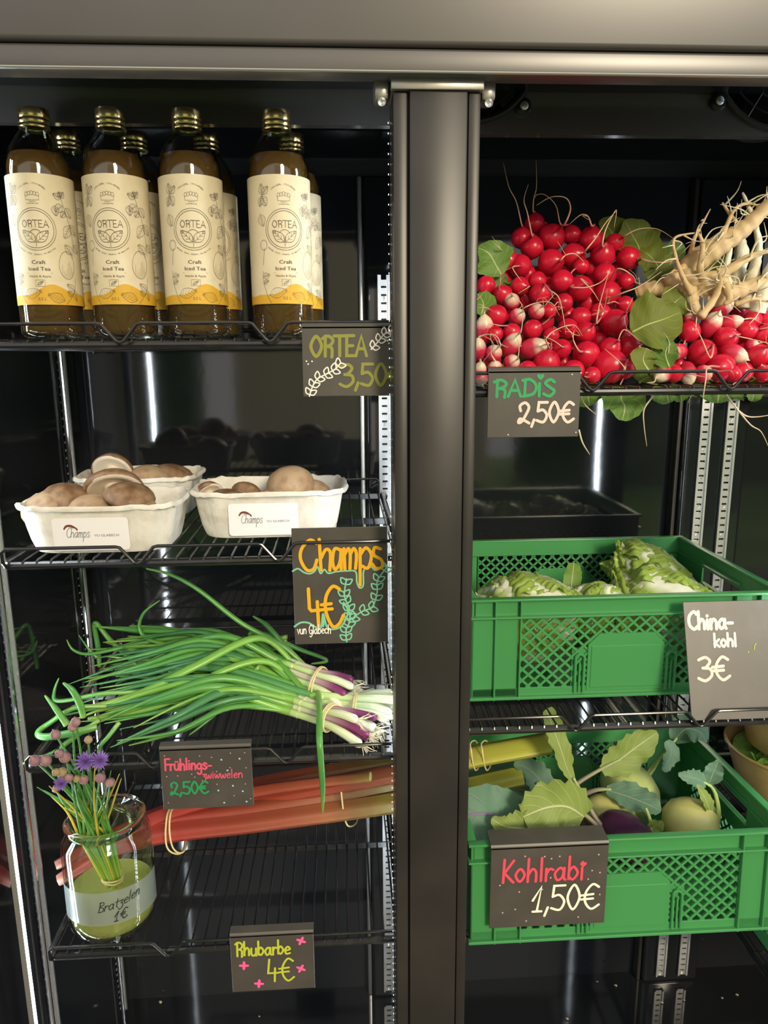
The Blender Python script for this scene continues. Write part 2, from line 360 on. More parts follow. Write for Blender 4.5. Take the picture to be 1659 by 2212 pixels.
# ------------------------------------------------------------------ hand-lettering: stroke glyphs (cap height 1)
GL = {
'a': ('s.42,.42 .25,.55 .04,.3 .16,.02 .36,.14 .42,.48|l.43,.54 .43,.1 .5,.02', .58),
'b': ('l.06,1 .06,.02|s.06,.35 .25,.55 .44,.28 .25,0 .06,.13', .54),
'c': ('s.4,.45 .22,.55 .04,.28 .2,0 .42,.1', .5),
'd': ('s.42,.42 .25,.55 .04,.3 .16,.02 .42,.2|l.43,1 .43,.02', .56),
'e': ('s.06,.28 .25,.3 .42,.38 .26,.55 .06,.35 .14,.04 .42,.08', .5),
'f': ('s.42,.9 .28,1 .18,.8 .18,0|l.02,.5 .36,.52', .42),
'g': ('s.42,.42 .25,.55 .04,.3 .18,.05 .4,.2 .43,.52 .42,-.2 .25,-.4 .06,-.28', .56),
'h': ('l.06,1 .06,0|s.06,.28 .24,.55 .4,.4 .41,0', .54),
'i': ('l.08,.52 .09,0|l.08,.74 .085,.76', .24),
'I': ('l.08,.75 .09,0', .26),
'k': ('l.06,1 .06,0|l.4,.55 .08,.25 .42,0', .5),
'l': ('l.08,1 .09,0', .24),
'm': ('l.05,.54 .05,0|s.05,.33 .2,.54 .3,.4 .3,0|s.3,.33 .45,.54 .56,.4 .56,0', .7),
'n': ('l.06,.54 .06,0|s.06,.28 .24,.55 .4,.4 .41,0', .54),
'o': ('c.24,.55 .05,.28 .24,0 .43,.28', .52),
'p': ('l.06,.54 .06,-.42|s.06,.35 .25,.55 .44,.28 .25,0 .06,.13', .54),
'r': ('l.06,.54 .06,0|s.06,.28 .2,.52 .36,.48', .4),
's': ('s.38,.46 .2,.56 .07,.42 .22,.29 .38,.15 .2,0 .04,.1', .46),
't': ('l.18,.85 .18,.1 .3,0|l.02,.55 .36,.57', .4),
'u': ('s.06,.54 .06,.14 .22,0 .4,.15|l.42,.54 .42,0', .54),
'ü': ('s.06,.54 .06,.14 .22,0 .4,.15|l.42,.54 .42,0|l.14,.73 .145,.74|l.33,.73 .335,.74', .54),
'v': ('l.03,.54 .2,0 .38,.54', .44),
'w': ('s.03,.54 .08,.08 .18,.04 .28,.4 .36,.05 .48,.08 .54,.54', .62),
'z': ('s.06,.5 .3,.54 .34,.42 .18,.3 .36,.16 .36,-.15 .18,-.32 .0,-.2', .44),
'A': ('l.02,0 .3,1 .58,0|l.14,.36 .46,.36', .64),
'B': ('l.08,0 .1,1|s.02,.95 .35,1 .42,.75 .1,.55 .45,.4 .42,.08 .05,0', .56),
'C': ('s.58,.85 .4,1 .1,.72 .1,.25 .38,0 .62,.16', .64),
'D': ('l.12,1 .12,0|s.0,.96 .35,1 .62,.62 .5,.15 .04,0', .68),
'E': ('l.45,1 .08,1 .08,0 .48,0|l.08,.5 .4,.5', .54),
'F': ('l.08,1 .08,0|l.06,1 .5,1|l.08,.5 .42,.52', .5),
'G': ('s.5,.85 .3,1 .05,.6 .12,.1 .35,.0 .5,.3 .3,.42|s.5,.42 .5,-.1 .3,-.35 .15,-.25', .6),
'H': ('l.08,1 .08,0|l.5,1 .5,0|l.08,.5 .5,.5', .6),
'K': ('l.1,1 .08,0|l.5,.95 .12,.42 .52,0', .56),
'L': ('l.08,1 .08,0 .45,0', .5),
'O': ('c.33,1 .05,.5 .33,0 .61,.5', .7),
'R': ('l.1,1 .1,0|s-.04,.88 .25,1 .5,.8 .38,.56 .12,.48|s.2,.5 .42,.42 .46,.2 .44,-.05', .58),
'S': ('s.48,.85 .3,1 .08,.8 .26,.56 .5,.3 .3,0 .02,.14', .58),
'T': ('l-.02,1 .56,1|l.27,1 .27,0', .56),
'U': ('s.08,1 .08,.25 .28,0 .48,.25 .48,1', .58),
'V': ('l.02,1 .28,0 .54,1', .58),
'0': ('c.26,1 .05,.5 .26,0 .47,.5', .54),
'1': ('l.02,.45 .3,1 .18,0|l.04,0 .34,0', .42),
'2': ('s.1,.6 .06,.85 .28,1 .46,.78 .34,.4 .16,.06 .02,.02 .08,.2 .28,.12 .5,-.02', .58),
'3': ('s.04,.9 .3,1 .46,.82 .3,.56 .18,.54|s.2,.54 .46,.48 .5,.2 .26,-.02 .0,.1', .56),
'4': ('l.12,1 .06,.38 .5,.38|l.36,.6 .34,0', .56),
'5': ('l.48,1 .1,1 .07,.56|s.07,.56 .3,.62 .48,.35 .34,.02 .04,.1', .54),
',': ('l.14,.14 .04,-.2', .22),
'-': ('l.06,.3 .34,.3', .42),
'€': ('s.58,.88 .36,1 .14,.68 .14,.28 .36,0 .62,.16|l-.02,.56 .4,.6|l-.02,.4 .4,.42', .66),
'&': ('s.5,.0 .1,.75 .25,1 .38,.8 .06,.25 .22,0 .5,.4', .58),
' ': ('', .32),
}
_gc = {}
def glyph_strokes(ch):
    if ch in _gc: return _gc[ch]
    spec, adv = GL[ch]; out = []
    for st in spec.split('|'):
        if not st: continue
        P = [tuple(map(float, q.split(','))) for q in st[1:].split()]
        out.append(cr(P, 6) if st[0] == 's' else cr(P, 6, True) if st[0] == 'c' else [np.array(p) for p in P])
    _gc[ch] = (out, adv); return _gc[ch]
def text_strokes(txt, x, y, size, slant=0, squeeze=1.0, rise=0.0, gap=0.0, bounce=0.0):
    """strokes in 2-D; x,y = start of the base line"""
    out = []; cx = 0; rb = random.Random(len(txt))
    for ch in txt:
        st, adv = glyph_strokes(ch); dy = rb.uniform(-bounce, bounce)
        for s in st: out.append([(x+(cx+p[0]*squeeze+p[1]*slant)*size, y+(p[1]+dy)*size+rise*cx*size) for p in s])
        cx += adv*squeeze+gap
    return out, cx*size
# ------------------------------------------------------------------ outside the cabinet (seen only in reflections)
def struct(o): o['kind'] = 'structure'; return o
struct(MB().box(-9, 9, -3.2, 2.5, -.06, 0).build('floor', M['gravel']))
struct(MB().box(-9, 9, -9, -3.2, -.06, .01).build('floor_lawn', M['lawn']))
struct(MB().box(-1.2, 1.7, -7.2, -6.9, 0, 5.2).build('wall_house', M['house']))
for xa, xb, zt in ((-8, -1.6, 2.6), (2.1, 8, 2.2)):
    hm = MB(); hm.bbox(xa, xb, -7.4, -6.4, 0, zt, .12); struct(hm.build('wall_hedge', M['hedge']))

# ------------------------------------------------------------------ the display fridge
XL, YB, ZF, ZT = -.43, .432, .283, 1.97
fr = thing('display_fridge', (.36, .2, 0), 'black glossy three-bay glass-front style display fridge with centre post', 'fridge')
def fpart(mb, name, m, **k): return mb.build(name, m, fr, **k)
fpart(MB().box(XL-.03, XL, -.02, YB+.03, ZF-.03, ZT), 'side_panel', M['panel'])
fpart(MB().box(1.14, 1.17, -.02, YB+.03, ZF-.03, ZT), 'side_panel', M['panel'])
# back wall: lower sheet, recessed dark joint, upper sheet
fpart(MB().box(XL, 1.14, YB, YB+.03, ZF-.03, 1.770), 'back_panel', M['panel'])
fpart(MB().box(XL, 1.14, YB+.006, YB+.03, 1.770, 1.796), 'back_joint', M['gasket'])
fpart(MB().box(XL, 1.14, YB, YB+.03, 1.796, ZT), 'back_panel', M['panel'])
fpart(MB().box(XL, 1.14, -.02, YB, ZF-.03, ZF), 'floor_panel', M['panel'])
fpart(MB().box(XL, 1.14, -.05, YB, ZT, ZT+.03), 'roof_panel', M['black'])
fpart(MB().bbox(XL, 1.14, .17, .182, .283, .30, .002), 'floor_ridge', M['panel'])
# plinth below the floor down to the lawn
fpart(MB().box(XL-.03, 1.17, -.05, YB+.03, 0, ZF-.03), 'plinth', M['black'])
# cooling unit housing under the roof, with fans in its underside
hz = 1.777
PY = .072
mb = MB(); mb.bbox(XL, 1.14, -.034, PY-.001, hz, hz+.01, .002); fpart(mb, 'front_ceiling', M['panel'])
def holed_plate(xa, xb, za, zb, y0, y1, holes):
    """sheet with real round openings; each opening sits in a full-height strip of the sheet"""
    mb = MB(); xs = xa
    for cx, cz, r in sorted(holes):
        c0, c1 = max(cx-r-.004, xa), min(cx+r+.004, xb)
        if c0 > xs: mb.box(xs, c0, y0, y1, za, zb)
        ang = sorted(set([i*2*math.pi/48 for i in range(48)]+[math.atan2(q-cz, p-cx) % (2*math.pi) for p in (c0, c1) for q in (za, zb)])); n = len(ang); V = []
        for a in ang:
            c, s_ = math.cos(a), math.sin(a)
            k = min([((c1 if c > 0 else c0)-cx)/c if abs(c) > 1e-9 else 9, ((zb if s_ > 0 else za)-cz)/s_ if abs(s_) > 1e-9 else 9])
            for y in (y0, y1): V += [(cx+r*c, y, cz+r*s_), (cx+k*c, y, cz+k*s_)]
        F = []
        for i in range(n):
            p, q = 4*i, 4*((i+1) % n)
            F += [(p, p+1, q+1, q), (p+2, q+2, q+3, p+3), (p, q, q+2, p+2), (p+1, p+3, q+3, q+1)]
        mb.add(V, F); xs = c1
    if xb > xs: mb.box(xs, xb, y0, y1, za, zb)
    return mb
FANS = [(.1495, 1.8125, .066), (.496, 1.825, .0848)]
for xa, xb, zb, hl in ((XL, .0765, 1.7422, []), (.0785, .620, 1.7345, FANS), (.622, 1.14, 1.7345, [])):
    h = fpart(holed_plate(xa, xb, zb, ZT, PY, PY+.012, [(x, z, r*.97) for x, z, r in hl]), 'fan_panel', M['housing'])
    e = MB(); e.bbox(xa, xb, .145, .30, 1.87, ZT, .003); e.build('cooling_unit', M['black'], h)
def fan(cx, cz, r, lugs):
    """round guarded fan on the upright panel; the header hides its upper half"""
    y0 = PY
    def ringpts(q, dy): return [(cx+r*q*math.cos(R_(a*8)), y0-dy, cz+r*q*math.sin(R_(a*8))) for a in range(45)]
    g = fpart(MB().tube(ringpts(1.0, .004), .0036, 8, True), 'fan_ring', M['black'])
    e = MB(); e.lathe([(r*.972, 0), (r*.972, .055), (.001, .055)], 48); e.xform(Matrix.Translation((cx, y0+.001, cz)) @ Matrix.Rotation(R_(-90), 4, 'X')); e.build('fan_shroud', M['black'], g, smooth=50)
    for q in (.25, .45, .65, .83): MB().tube(ringpts(q, .006), .0012, 6, True).build('guard_wire', M['wire'], g)
    for a in range(15, 375, 45): MB().tube([(cx+r*.1*math.cos(R_(a)), y0-.007, cz+r*.1*math.sin(R_(a))), (cx+r*math.cos(R_(a)), y0-.006, cz+r*math.sin(R_(a)))], .0012, 6).build('guard_spoke', M['wire'], g)
    for k in range(5):
        a0 = k*72+20; e = MB(); e.grid(lambda u, v: ((cx+r*(.2+.7*v)*math.cos(R_(a0+38*u)), y0+.018-.010*u, cz+r*(.2+.7*v)*math.sin(R_(a0+38*u))), 0, 0), 4, 4); e.build('fan_blade', M['black'], g, smooth=180)
    for a in lugs:
        x, z = cx+(r+.009)*math.cos(R_(a)), cz+(r+.009)*math.sin(R_(a)); T_m = Matrix.Translation((x, y0, z)) @ Matrix.Rotation(R_(90), 4, 'X')
        e = MB(); e.lathe([(.009, 0), (.009, .005), (.006, .0065)], 16, cap1=True); e.xform(T_m); lg = e.build('fan_lug', M['black'], g)
        e = MB(); e.lathe([(.0045, .006), (.0045, .008), (.003, .009)], 12, cap1=True); e.xform(T_m); e.build('screw', M['steel'], g)
fan(.1495, 1.8125, .066, (-43, 200, 90)); fan(.496, 1.825, .0848, (-143, -20, 90))
# header beam across the front
mb = MB(); mb.bbox(XL-.06, 1.2, -.080, -.034, 1.7655, 2.0, .004, 3); fpart(mb, 'header_upper', M['header'])
mb = MB(); mb.bbox(XL-.06, 1.2, -.075, -.05, 1.7445, 1.7652, .003, 3); fpart(mb, 'header_lower', M['header'])
mb = MB(); mb.tube([(XL-.06, -.0755, 1.7455), (1.2, -.0755, 1.7455)], .0014, 8); fpart(mb, 'header_bead', M['bracket'])
# centre post (mullion): proud middle, two side strips, grooves
def mullion(x0, x1):
    w = x1-x0
    mb = MB(); mb.bbox(x0+.015, x1-.0125, -.062, -.02, ZF, 1.735, .0018); m = fpart(mb, 'mullion', M['frame'])
    for a, b in ((x0, x0+.0135), (x1-.0115, x1)):
        e = MB(); e.bbox(a, b, -.059, -.012, ZF, 1.735, .0018); e.build('mullion_strip', M['frame'], m)
    e = MB(); e.box(x0+.002, x1-.002, -.052, -.008, ZF, 1.735); e.build('mullion_core', M['gasket'], m)
    e = MB(); e.bbox(x0-.002, x1+.002, -.064, -.012, 1.7352, 1.7475, .001); e.build('top_bracket', M['bracket'], m)
    for sx in (-1, 1):
        xx = x0-.010 if sx < 0 else x1+.008
        e = MB(); e.bbox(xx-.007, xx+.007, -.055, -.03, 1.729, 1.748, .004); e.build('bracket_ear', M['bracket'], m)
        e = MB(); e.lathe([(.0001, -.004), (.003, -.003), (.004, 0)], 12); e.xform(Matrix.Translation((xx, -.056, 1.727)) @ Matrix.Rotation(R_(90), 4, 'X')); e.build('screw', M['steel'], m)
    return m
mullion(.053, .1345); mullion(.577, .6585)
mb = MB(); mb.bbox(XL-.06, XL-.004, -.062, -.015, ZF, 1.735, .003); fpart(mb, 'door_stile', M['frame'])
mb = MB(); mb.bbox(1.15, 1.2, -.062, -.015, ZF, 1.735, .003); fpart(mb, 'door_stile', M['frame'])
# door sill
mb = MB(); mb.bbox(XL-.06, 1.2, -.062, -.02, .0, ZF-.002, .004); fpart(mb, 'sill', M['frame'])
# LED strips: aluminium channel, glowing strip
def led(x, y, dx, dy, m, z0=.30, z1=1.73, w=.009, name='led_strip'):
    d = Vector((dx, dy, 0)).normalized(); s = Vector((-d.y, d.x, 0)); p = Vector((x, y, 0))
    def quadbar(a0, a1, b0, b1):
        mb = MB(); V = []
        for z in (z0, z1):
            for a, b in ((a0, b0), (a1, b0), (a1, b1), (a0, b1)): V.append(p+s*a+d*b+Vector((0, 0, z)))
        return mb.add(V, [(3, 2, 1, 0), (4, 5, 6, 7), (0, 1, 5, 4), (1, 2, 6, 5), (2, 3, 7, 6), (3, 0, 4, 7)])
    ch = fpart(quadbar(-w/2-.003, w/2+.003, -.006, 0), 'led_channel', M['steel'])
    quadbar(-w/2, w/2, .0004, .0016).build(name, m, ch)
    cv = quadbar(-w/2-.002, w/2+.002, .004, .005); cv.build('led_cover', M['ledcover'], ch)
led(-.408, .020, .8, .25, M['led'])
led(.066, .004, -.75, .65, M['led2'], w=.009)
led(.588, .0, -.6, .6, M['led2'], name='led_strip_offscreen')
# a line of tiny bright LED points seen along the post edge
e = MB()
for i in range(150):
    z = .32+i*.0094; e.box(.0513, .0518, -.0125, -.0118, z, z+.0014)
fpart(e, 'led_points', M['ledpt'], kind='stuff')
# rear posts and slotted pilasters
def pilaster(x, y, face, z0, z1, nums=False):
    """slotted steel rail; face 'y' looks to the front, 'x' looks into the bay from the left wall"""
    w, pitch, sh = .019, .0123, .0032
    mb = MB(); nm = MB()
    def B(m, a0, a1, d0, d1, zz0, zz1):
        if face == 'y': m.box(x+a0, x+a1, y-d1, y-d0, zz0, zz1)
        else: m.box(x+d0, x+d1, y+a0, y+a1, zz0, zz1)
    B(mb, -w/2, -.0042, .0012, .003, z0, z1); B(mb, .0042, w/2, .0012, .003, z0, z1)
    B(mb, -w/2, -w/2+.003, .003, .0062, z0, z1); B(mb, w/2-.003, w/2, .003, .0062, z0, z1)
    n = int((z1-z0)/pitch)
    for i in range(n):
        B(mb, -.0042, .0042, .0012, .003, z0+i*pitch, z0+(i+1)*pitch-sh)
        if nums and i % 4 == 0:
            def fn(a, b, e=0, zc=z0+i*pitch+.0035): return (x+a, y-.003-e, zc+b)
            for st in glyph_strokes('123'[(i//4) % 3])[0]: nm.tube([fn(p[0]*.005-.0014, p[1]*.005) for p in st], .00055, 5)
    o = fpart(mb, 'pilaster', M['steel'], smooth=0)
    if nums: nm.build('stamped_numbers', M['steel'], o, kind='stuff')
    return o
for xc in (.095, .6255):
    mb = MB(); mb.bbox(xc-.055, xc+.055, .404, YB, ZF, 1.765, .006, 3); fpart(mb, 'rear_post', M['panel'])
    mb = MB(); mb.bbox(xc-.064, xc-.057, .41, YB, ZF, 1.765, .002); fpart(mb, 'post_edge', M['steel'] if xc < .3 else M['frame'])
for xx in (.070, .120, .604, .648):
    pilaster(xx, .404, 'y', .30, 1.62, nums=True)
for yy in (.112, .385):
    pilaster(XL+.001, yy, 'x', .30, 1.60)
    mb = MB(); mb.tube([(XL+.006, yy-.012, .29), (XL+.006, yy-.012, 1.62)], .0035, 10); fpart(mb, 'rail_edge', M['chrome'])

# ------------------------------------------------------------------ wire shelves
SY0, SY1 = .002, .382
def shelf(x0, z, label, w=.446, rail=True, tag=True):
    """z = top of the wires"""
    t = thing('wire_shelf', (x0+w/2, .19, z), label, 'shelf', 'black wire shelves in the fridge')
    zb = z-.007; c = .012
    def fr_(x): return x0+x
    # perimeter bar with rounded front corners
    pts = [(fr_(.004), SY1, zb), (fr_(.004), c+.004, zb)]
    pts += [(fr_(.004)+c*(1-math.cos(a)), SY0+.002+c*(1-math.sin(a)), zb) for a in np.linspace(.25, 1.45, 5)]
    pts += [(fr_(w-.004)-c*(1-math.cos(a)), SY0+.002+c*(1-math.sin(a)), zb) for a in np.linspace(1.45, .25, 5)]
    pts += [(fr_(w-.004), c+.004, zb), (fr_(w-.004), SY1, zb)]
    MB().tube(pts, .0045, 10).build('frame_bar', M['wire'], t)
    for yy in (.19, .372):
        e = MB(); e.bbox(x0+.004, x0+w-.004, yy-.0015, yy+.0015, z-.0115, z-.0024, .0006, 1); e.build('cross_bar', M['wire'], t)
    n = 29; wm = None
    for i in range(n):
        x = x0+.012+(w-.024)*i/(n-1)
        if wm is None:
            mb = MB(); L = SY1
            mb.tube([(0, 0.0015, -.0045), (0, .0025, -.0022), (0, .006, -.0014), (0, .2, -.0014), (0, L, -.0014)], .00135, 6)
            o = mb.build('wire', M['wire'], t, world=False); wm = o.data
        else:
            o = bpy.data.objects.new('wire', wm); col.objects.link(o); o.parent = t
        o.location = (x-t.location.x, -t.location.y, 0)
    if rail:
        def path(y, sgn=1, v=True):
            zt = z+.0145; P = [(x0+.010, y+.006, zb), (x0+.010, y, zb+.006), (x0+.010, y, zt-.004), (x0+.014, y, zt)]
            k = 1
            while v and x0+.153*k < x0+w-.02:
                xv = x0+.153*k; P += [(xv-.0225, y, zt), (xv-.018, y, zt-.001), (xv-.004, y, z-.003), (xv, y, z-.0048), (xv+.004, y, z-.003), (xv+.018, y, zt-.001), (xv+.0225, y, zt)]; k += 1
            P += [(x0+w-.014, y, zt), (x0+w-.010, y, zt-.004), (x0+w-.010, y, zb)]
            return P
        MB().tube(path(-.0065), .0019, 8).build('front_rail', M['wire'], t)
        zt = z+.02
        MB().tube([(x0+.01, .379, zb), (x0+.01, .379, zt-.004), (x0+.014, .379, zt), (x0+w-.014, .379, zt), (x0+w-.01, .379, zt-.004), (x0+w-.01, .379, zb)], .0019, 8).build('back_rail', M['wire'], t)
    # hooks into the rails
    for sx in (0, 1):
        xx = x0-.004 if sx == 0 else x0+w-.006
        e = MB(); e.bbox(xx, xx+.010, .376, .3975, z-.014, z-.006, .001); e.build('hook', M['wire'], t)
    return t
XA, XB, XC = -.378, .118, .645
Z_BOT, Z_MU, Z_ON, Z_RH = 1.518, 1.283, 1.037, .781
Z_RA, Z_CH, Z_KO = 1.4645, 1.0645, .775
shelf(XA, Z_BOT, 'black wire shelf under the iced tea bottles')
shelf(XA, Z_MU, 'black wire shelf carrying the mushroom punnets')
shelf(XA, Z_ON, 'black wire shelf under the spring onions')
shelf(XA, Z_RH, 'black wire shelf under the glass jar and rhubarb')
shelf(XB, Z_RA, 'black wire shelf heaped with red radishes')
shelf(XB, Z_CH, 'black wire shelf under the crate of napa cabbage')
shelf(XB, Z_KO, 'black wire shelf under the crate of kohlrabi')
shelf(XC, .5495, 'black wire shelf under the crate in the bay beyond the kohlrabi')
shelf(XC, 1.44, 'black wire shelf corner in the bay beyond the radishes')
shelf(XC, Z_KO, 'black wire shelf under the kraft bowls')
# crumbs on the fridge floor
rc = random.Random(3)
for i, (px, py) in enumerate([(1560, 2155), (1592, 2148), (1430, 2165), (1225, 2200), (1330, 2128), (1478, 2160), (560, 2195), (350, 2150), (1290, 2060+60)]):
    p = atz(px, py, ZF+.002)
    p.y = min(max(p.y, .0), .42)
    e = MB(); r = rc.uniform(.0015, .0032)
    e.lathe([(r*.2, -r*.5), (r, -r*.2), (r*.8, r*.4), (r*.2, r*.6)], 7, (0, 0, 0), ribs=lambda i, k: 1+.3*math.sin(k*2.3+i), cap0=True, cap1=True)
    o = e.build('dry_crumb', M['crumb'], smooth=0); o.location = (p.x, p.y, ZF+.0016)
    props(o, 'tiny dry plant crumb lying on the black fridge floor', 'crumb', 'crumbs on the fridge floor')
# ------------------------------------------------------------------ hand-lettered signs
def heart2d(cx, cy, s):
    return [(cx+s*.5*(16*math.sin(a)**3)/16, cy+s*.5*(13*math.cos(a)-5*math.cos(2*a)-2*math.cos(3*a)-math.cos(4*a))/16) for a in np.linspace(0, 2*math.pi, 24)[:-1]]
def vine2d(path, leaf, step=.16):
    P = cr(path, 8); out = [P]; n = len(P)
    for i in range(2, n-1, max(3, int(n*step))):
        d = np.array(P[min(i+1, n-1)])-np.array(P[i-1]); d = d/np.hypot(*d)
        for sgn in (-1, 1):
            nrm = np.array([-d[1], d[0]])*sgn; b = np.array(P[i]); tip = b+(d*.8+nrm*.75)*leaf
            a1 = b+(d*.15+nrm*.75)*leaf*.75; a2 = b+(d*.8+nrm*.1)*leaf*.75
            out.append(cr([b, a1, tip, a2, b], 4))
    return out
class Sign:
    def __init__(s, label, x, y, z, w, h, rect, slope=0.0, lip=0.0, lean=0.0, roll=0.0, name='price_sign'):
        s.t = thing(name, (x, y, z), label, 'sign'); s.t.rotation_euler = (-lean, -roll, 0)
        s.w, s.h, s.rect, s.slope = w, h, rect, slope
        mb = MB(); mb.bbox(0, w, 0, .0015, 0, h, .0005, 1)
        s.plate = mb.build('plate', M['plate'], s.t, world=False)
        if lip:
            mb = MB(); V = []; F = []
            pr = [(.0015, h-.002), (0.0, h-.002), (0, h+.001), (.0015, h+.0032), (lip, h+.0032+lip*.12), (lip, h+.0017+lip*.12), (.003, h+.0012), (.0015, h-.0004)]
            for xx in (0, w): V += [(xx, a, b) for a, b in pr]
            n = len(pr); F = [(i, (i+1) % n, n+(i+1) % n, n+i) for i in range(n)]+[tuple(range(n-1, -1, -1)), tuple(range(n, 2*n))]
            mb.add(V, F); mb.build('hook_lip', M['plate'], s.t, world=False, smooth=20)
        s.k = 0
    def uv(s, X, Y):
        x0, y0, x1, y1 = s.rect
        return ((X-x0)/(x1-x0)*s.w, (y1-(Y+s.slope*(X-x0)))/(y1-y0)*s.h)
    def fn(s):
        s.k += 1; d = -.0003-.00006*s.k
        return lambda a, b, e=0: (a, d-e, b)
    def strokes(s, L, thick, m, name):
        sc = s.w/(s.rect[2]-s.rect[0]); f = s.fn(); mb = MB()
        for st in L: mb.ribbon(st, thick*sc, f)
        return mb.build(name, M[m], s.plate, world=False, smooth=0)
    def text(s, txt, xl, base, xr, cap, m, thick, slant=.02, bounce=.03, name='lettering'):
        x0, z0 = s.uv(xl, base); x1, _ = s.uv(xr, base)
        size = cap/(s.rect[3]-s.rect[1])*s.h
        _, w1 = text_strokes(txt, 0, 0, size, slant)
        q = (x1-x0)/w1
        L, _ = text_strokes(txt, x0, z0, size, slant, squeeze=q, bounce=bounce)
        return s.strokes(L, thick, m, name)
    def draw(s, pts, m, thick, name='doodle', smooth=True):
        P = [s.uv(*p) for p in pts]
        return s.strokes([cr(P, 6) if smooth else P], thick, m, name)
    def vine(s, pts, m, thick, leaf, step=.16):
        sc = s.w/(s.rect[2]-s.rect[0])
        return s.strokes(vine2d([s.uv(*p) for p in pts], leaf*sc, step), thick, m, 'painted_vine')
    def dots(s, pts, m, r, name='painted_dots'):
        sc = s.w/(s.rect[2]-s.rect[0])*r; f = s.fn(); mb = MB()
        for p in pts:
            a, b = s.uv(*p); mb.add([f(a+sc*math.cos(k*math.pi/4), b+sc*math.sin(k*math.pi/4)) for k in range(8)], [tuple(range(8))])
        return mb.build(name, M[m], s.plate, world=False, smooth=0, kind='stuff')
    def poly(s, P, m, name):
        f = s.fn(); MB().add([f(*p) for p in P], [tuple(range(len(P)))]).build(name, M[m], s.plate, world=False, smooth=0)
    def heart(s, X, Y, r, m):
        sc = s.w/(s.rect[2]-s.rect[0]); a, b = s.uv(X, Y); s.poly(heart2d(a, b, r*sc), m, 'painted_heart')
    def flower(s, X, Y, r, m, seed):
        sc = s.w/(s.rect[2]-s.rect[0])*r; a, b = s.uv(X, Y); rr = random.Random(seed); ph = rr.uniform(0, 2)
        s.poly([(a+sc*(.72+.32*math.cos(4*q+ph))*math.cos(q), b+sc*(.72+.32*math.cos(4*q+ph))*math.sin(q)) for q in np.linspace(0, 2*math.pi, 33)[:-1]], m, 'painted_flower')

g = Sign('black plate sign lettered ORTEA 3,50 with pale painted vines', -.039, -.0105, 1.4568, .106, .0715, (75, 110, 1640, 1200), lip=.010)
g.text('ORTEA', 190, 575, 1075, 310, 'p_olive', 50)
g.text('3,50€', 640, 1045, 1650, 340, 'p_olive', 48)
g.vine([(165, 1195), (210, 1060), (290, 930), (430, 850), (560, 780), (640, 700)], 'p_white', 20, 110, .19)
g.vine([(1130, 470), (1230, 360), (1320, 250), (1430, 190), (1540, 140)], 'p_white', 20, 105, .24)
g.dots([(135, 645), (220, 648), (160, 690), (1385, 335), (1430, 330), (1405, 378), (1545, 330), (1460, 1072), (1525, 1075)], 'p_white', 13)

g = Sign('tall black plate sign lettered Champs 4€ in yellow paint', -.0572, -.0044, 1.178, .106, .1355, (355, 775, 1335, 1985))
g.draw([(355, 1210), (410, 1185), (470, 1225), (530, 1240), (580, 1215), (610, 1170), (640, 1240), (680, 1200), (720, 1240), (800, 1225), (900, 1220), (1000, 1230), (1012, 1340), (1040, 1400), (1078, 1370), (1085, 1220), (1160, 1185), (1210, 1220), (1320, 1170)], 'p_mint', 17)
g.draw([(355, 1790), (420, 1750), (500, 1755), (570, 1800), (630, 1805), (655, 1665), (690, 1800), (760, 1830), (850, 1790), (915, 1650), (870, 1550)], 'p_mint', 20)
g.draw([(655, 1680), (650, 1790)], 'p_mint', 28)
g.vine([(895, 1970), (890, 1850), (930, 1740), (925, 1600), (880, 1480), (905, 1300)], 'p_mint', 15, 78, .14)
g.vine([(930, 1740), (1050, 1655), (1170, 1600), (1220, 1450), (1225, 1330), (1315, 1200)], 'p_mint', 15, 78, .16)
# tall narrow letters drawn stroke by stroke
for st in ([(605, 930), (540, 895), (455, 980), (440, 1090), (500, 1200), (570, 1190), (605, 1100)], [(635, 890), (645, 1205)], [(650, 1080), (700, 995), (745, 1030), (735, 1210)],
           [(850, 1005), (790, 990), (765, 1110), (790, 1200), (840, 1130), (855, 1000)], [(855, 1000), (852, 1200)], [(885, 990), (890, 1200)], [(890, 1050), (930, 990), (948, 1050), (942, 1195)], [(948, 1050), (985, 990), (1012, 1050), (1000, 1195)],
           [(1050, 990), (1045, 1370)], [(1055, 1050), (1110, 985), (1165, 1060), (1130, 1190), (1065, 1170)], [(1260, 1000), (1200, 985), (1190, 1060), (1265, 1110), (1275, 1180), (1215, 1200), (1170, 1150)]):
    g.draw(st, 'p_yellow', 34, 'lettering')
for st, sm in (([(510, 1395), (515, 1600), (535, 1625), (750, 1610)], 0), ([(598, 1530), (605, 1785)], 0), ([(830, 1405), (760, 1375), (690, 1480), (685, 1640), (750, 1795), (820, 1770), (865, 1680)], 1), ([(640, 1565), (740, 1555)], 0)):
    g.draw(st, 'p_yellow', 36, 'lettering', bool(sm))
g.text('vun Glabech', 380, 1868, 735, 95, 'p_white', 10)

g = Sign('small black plate sign lettered Frühlings-zwiwwelen 2,50€ in pink and green', -.2168, -.0105, .980, .105, .077, (140, 118, 1550, 1110), slope=.048, lip=.010)
g.text('Frühlings-', 205, 455, 935, 185, 'p_rose', 30)
g.text('zwiwwelen', 770, 585, 1410, 140, 'p_rose', 17, bounce=.02)
g.text('2,50€', 270, 855, 865, 200, 'p_dgreen', 34)
g.dots([(1085, 270), (1365, 250), (1170, 445), (1240, 700), (1010, 780), (1388, 790), (1090, 985), (1440, 965)], 'p_ltblue', 16)
g.dots([(755, 210), (935, 230), (1230, 160), (1450, 152), (220, 215), (400, 540), (230, 553), (1210, 400), (1460, 400), (1000, 465), (995, 675), (1435, 668), (1250, 865), (1505, 915), (225, 990), (660, 560), (515, 640), (615, 510)], 'p_lilac', 10)

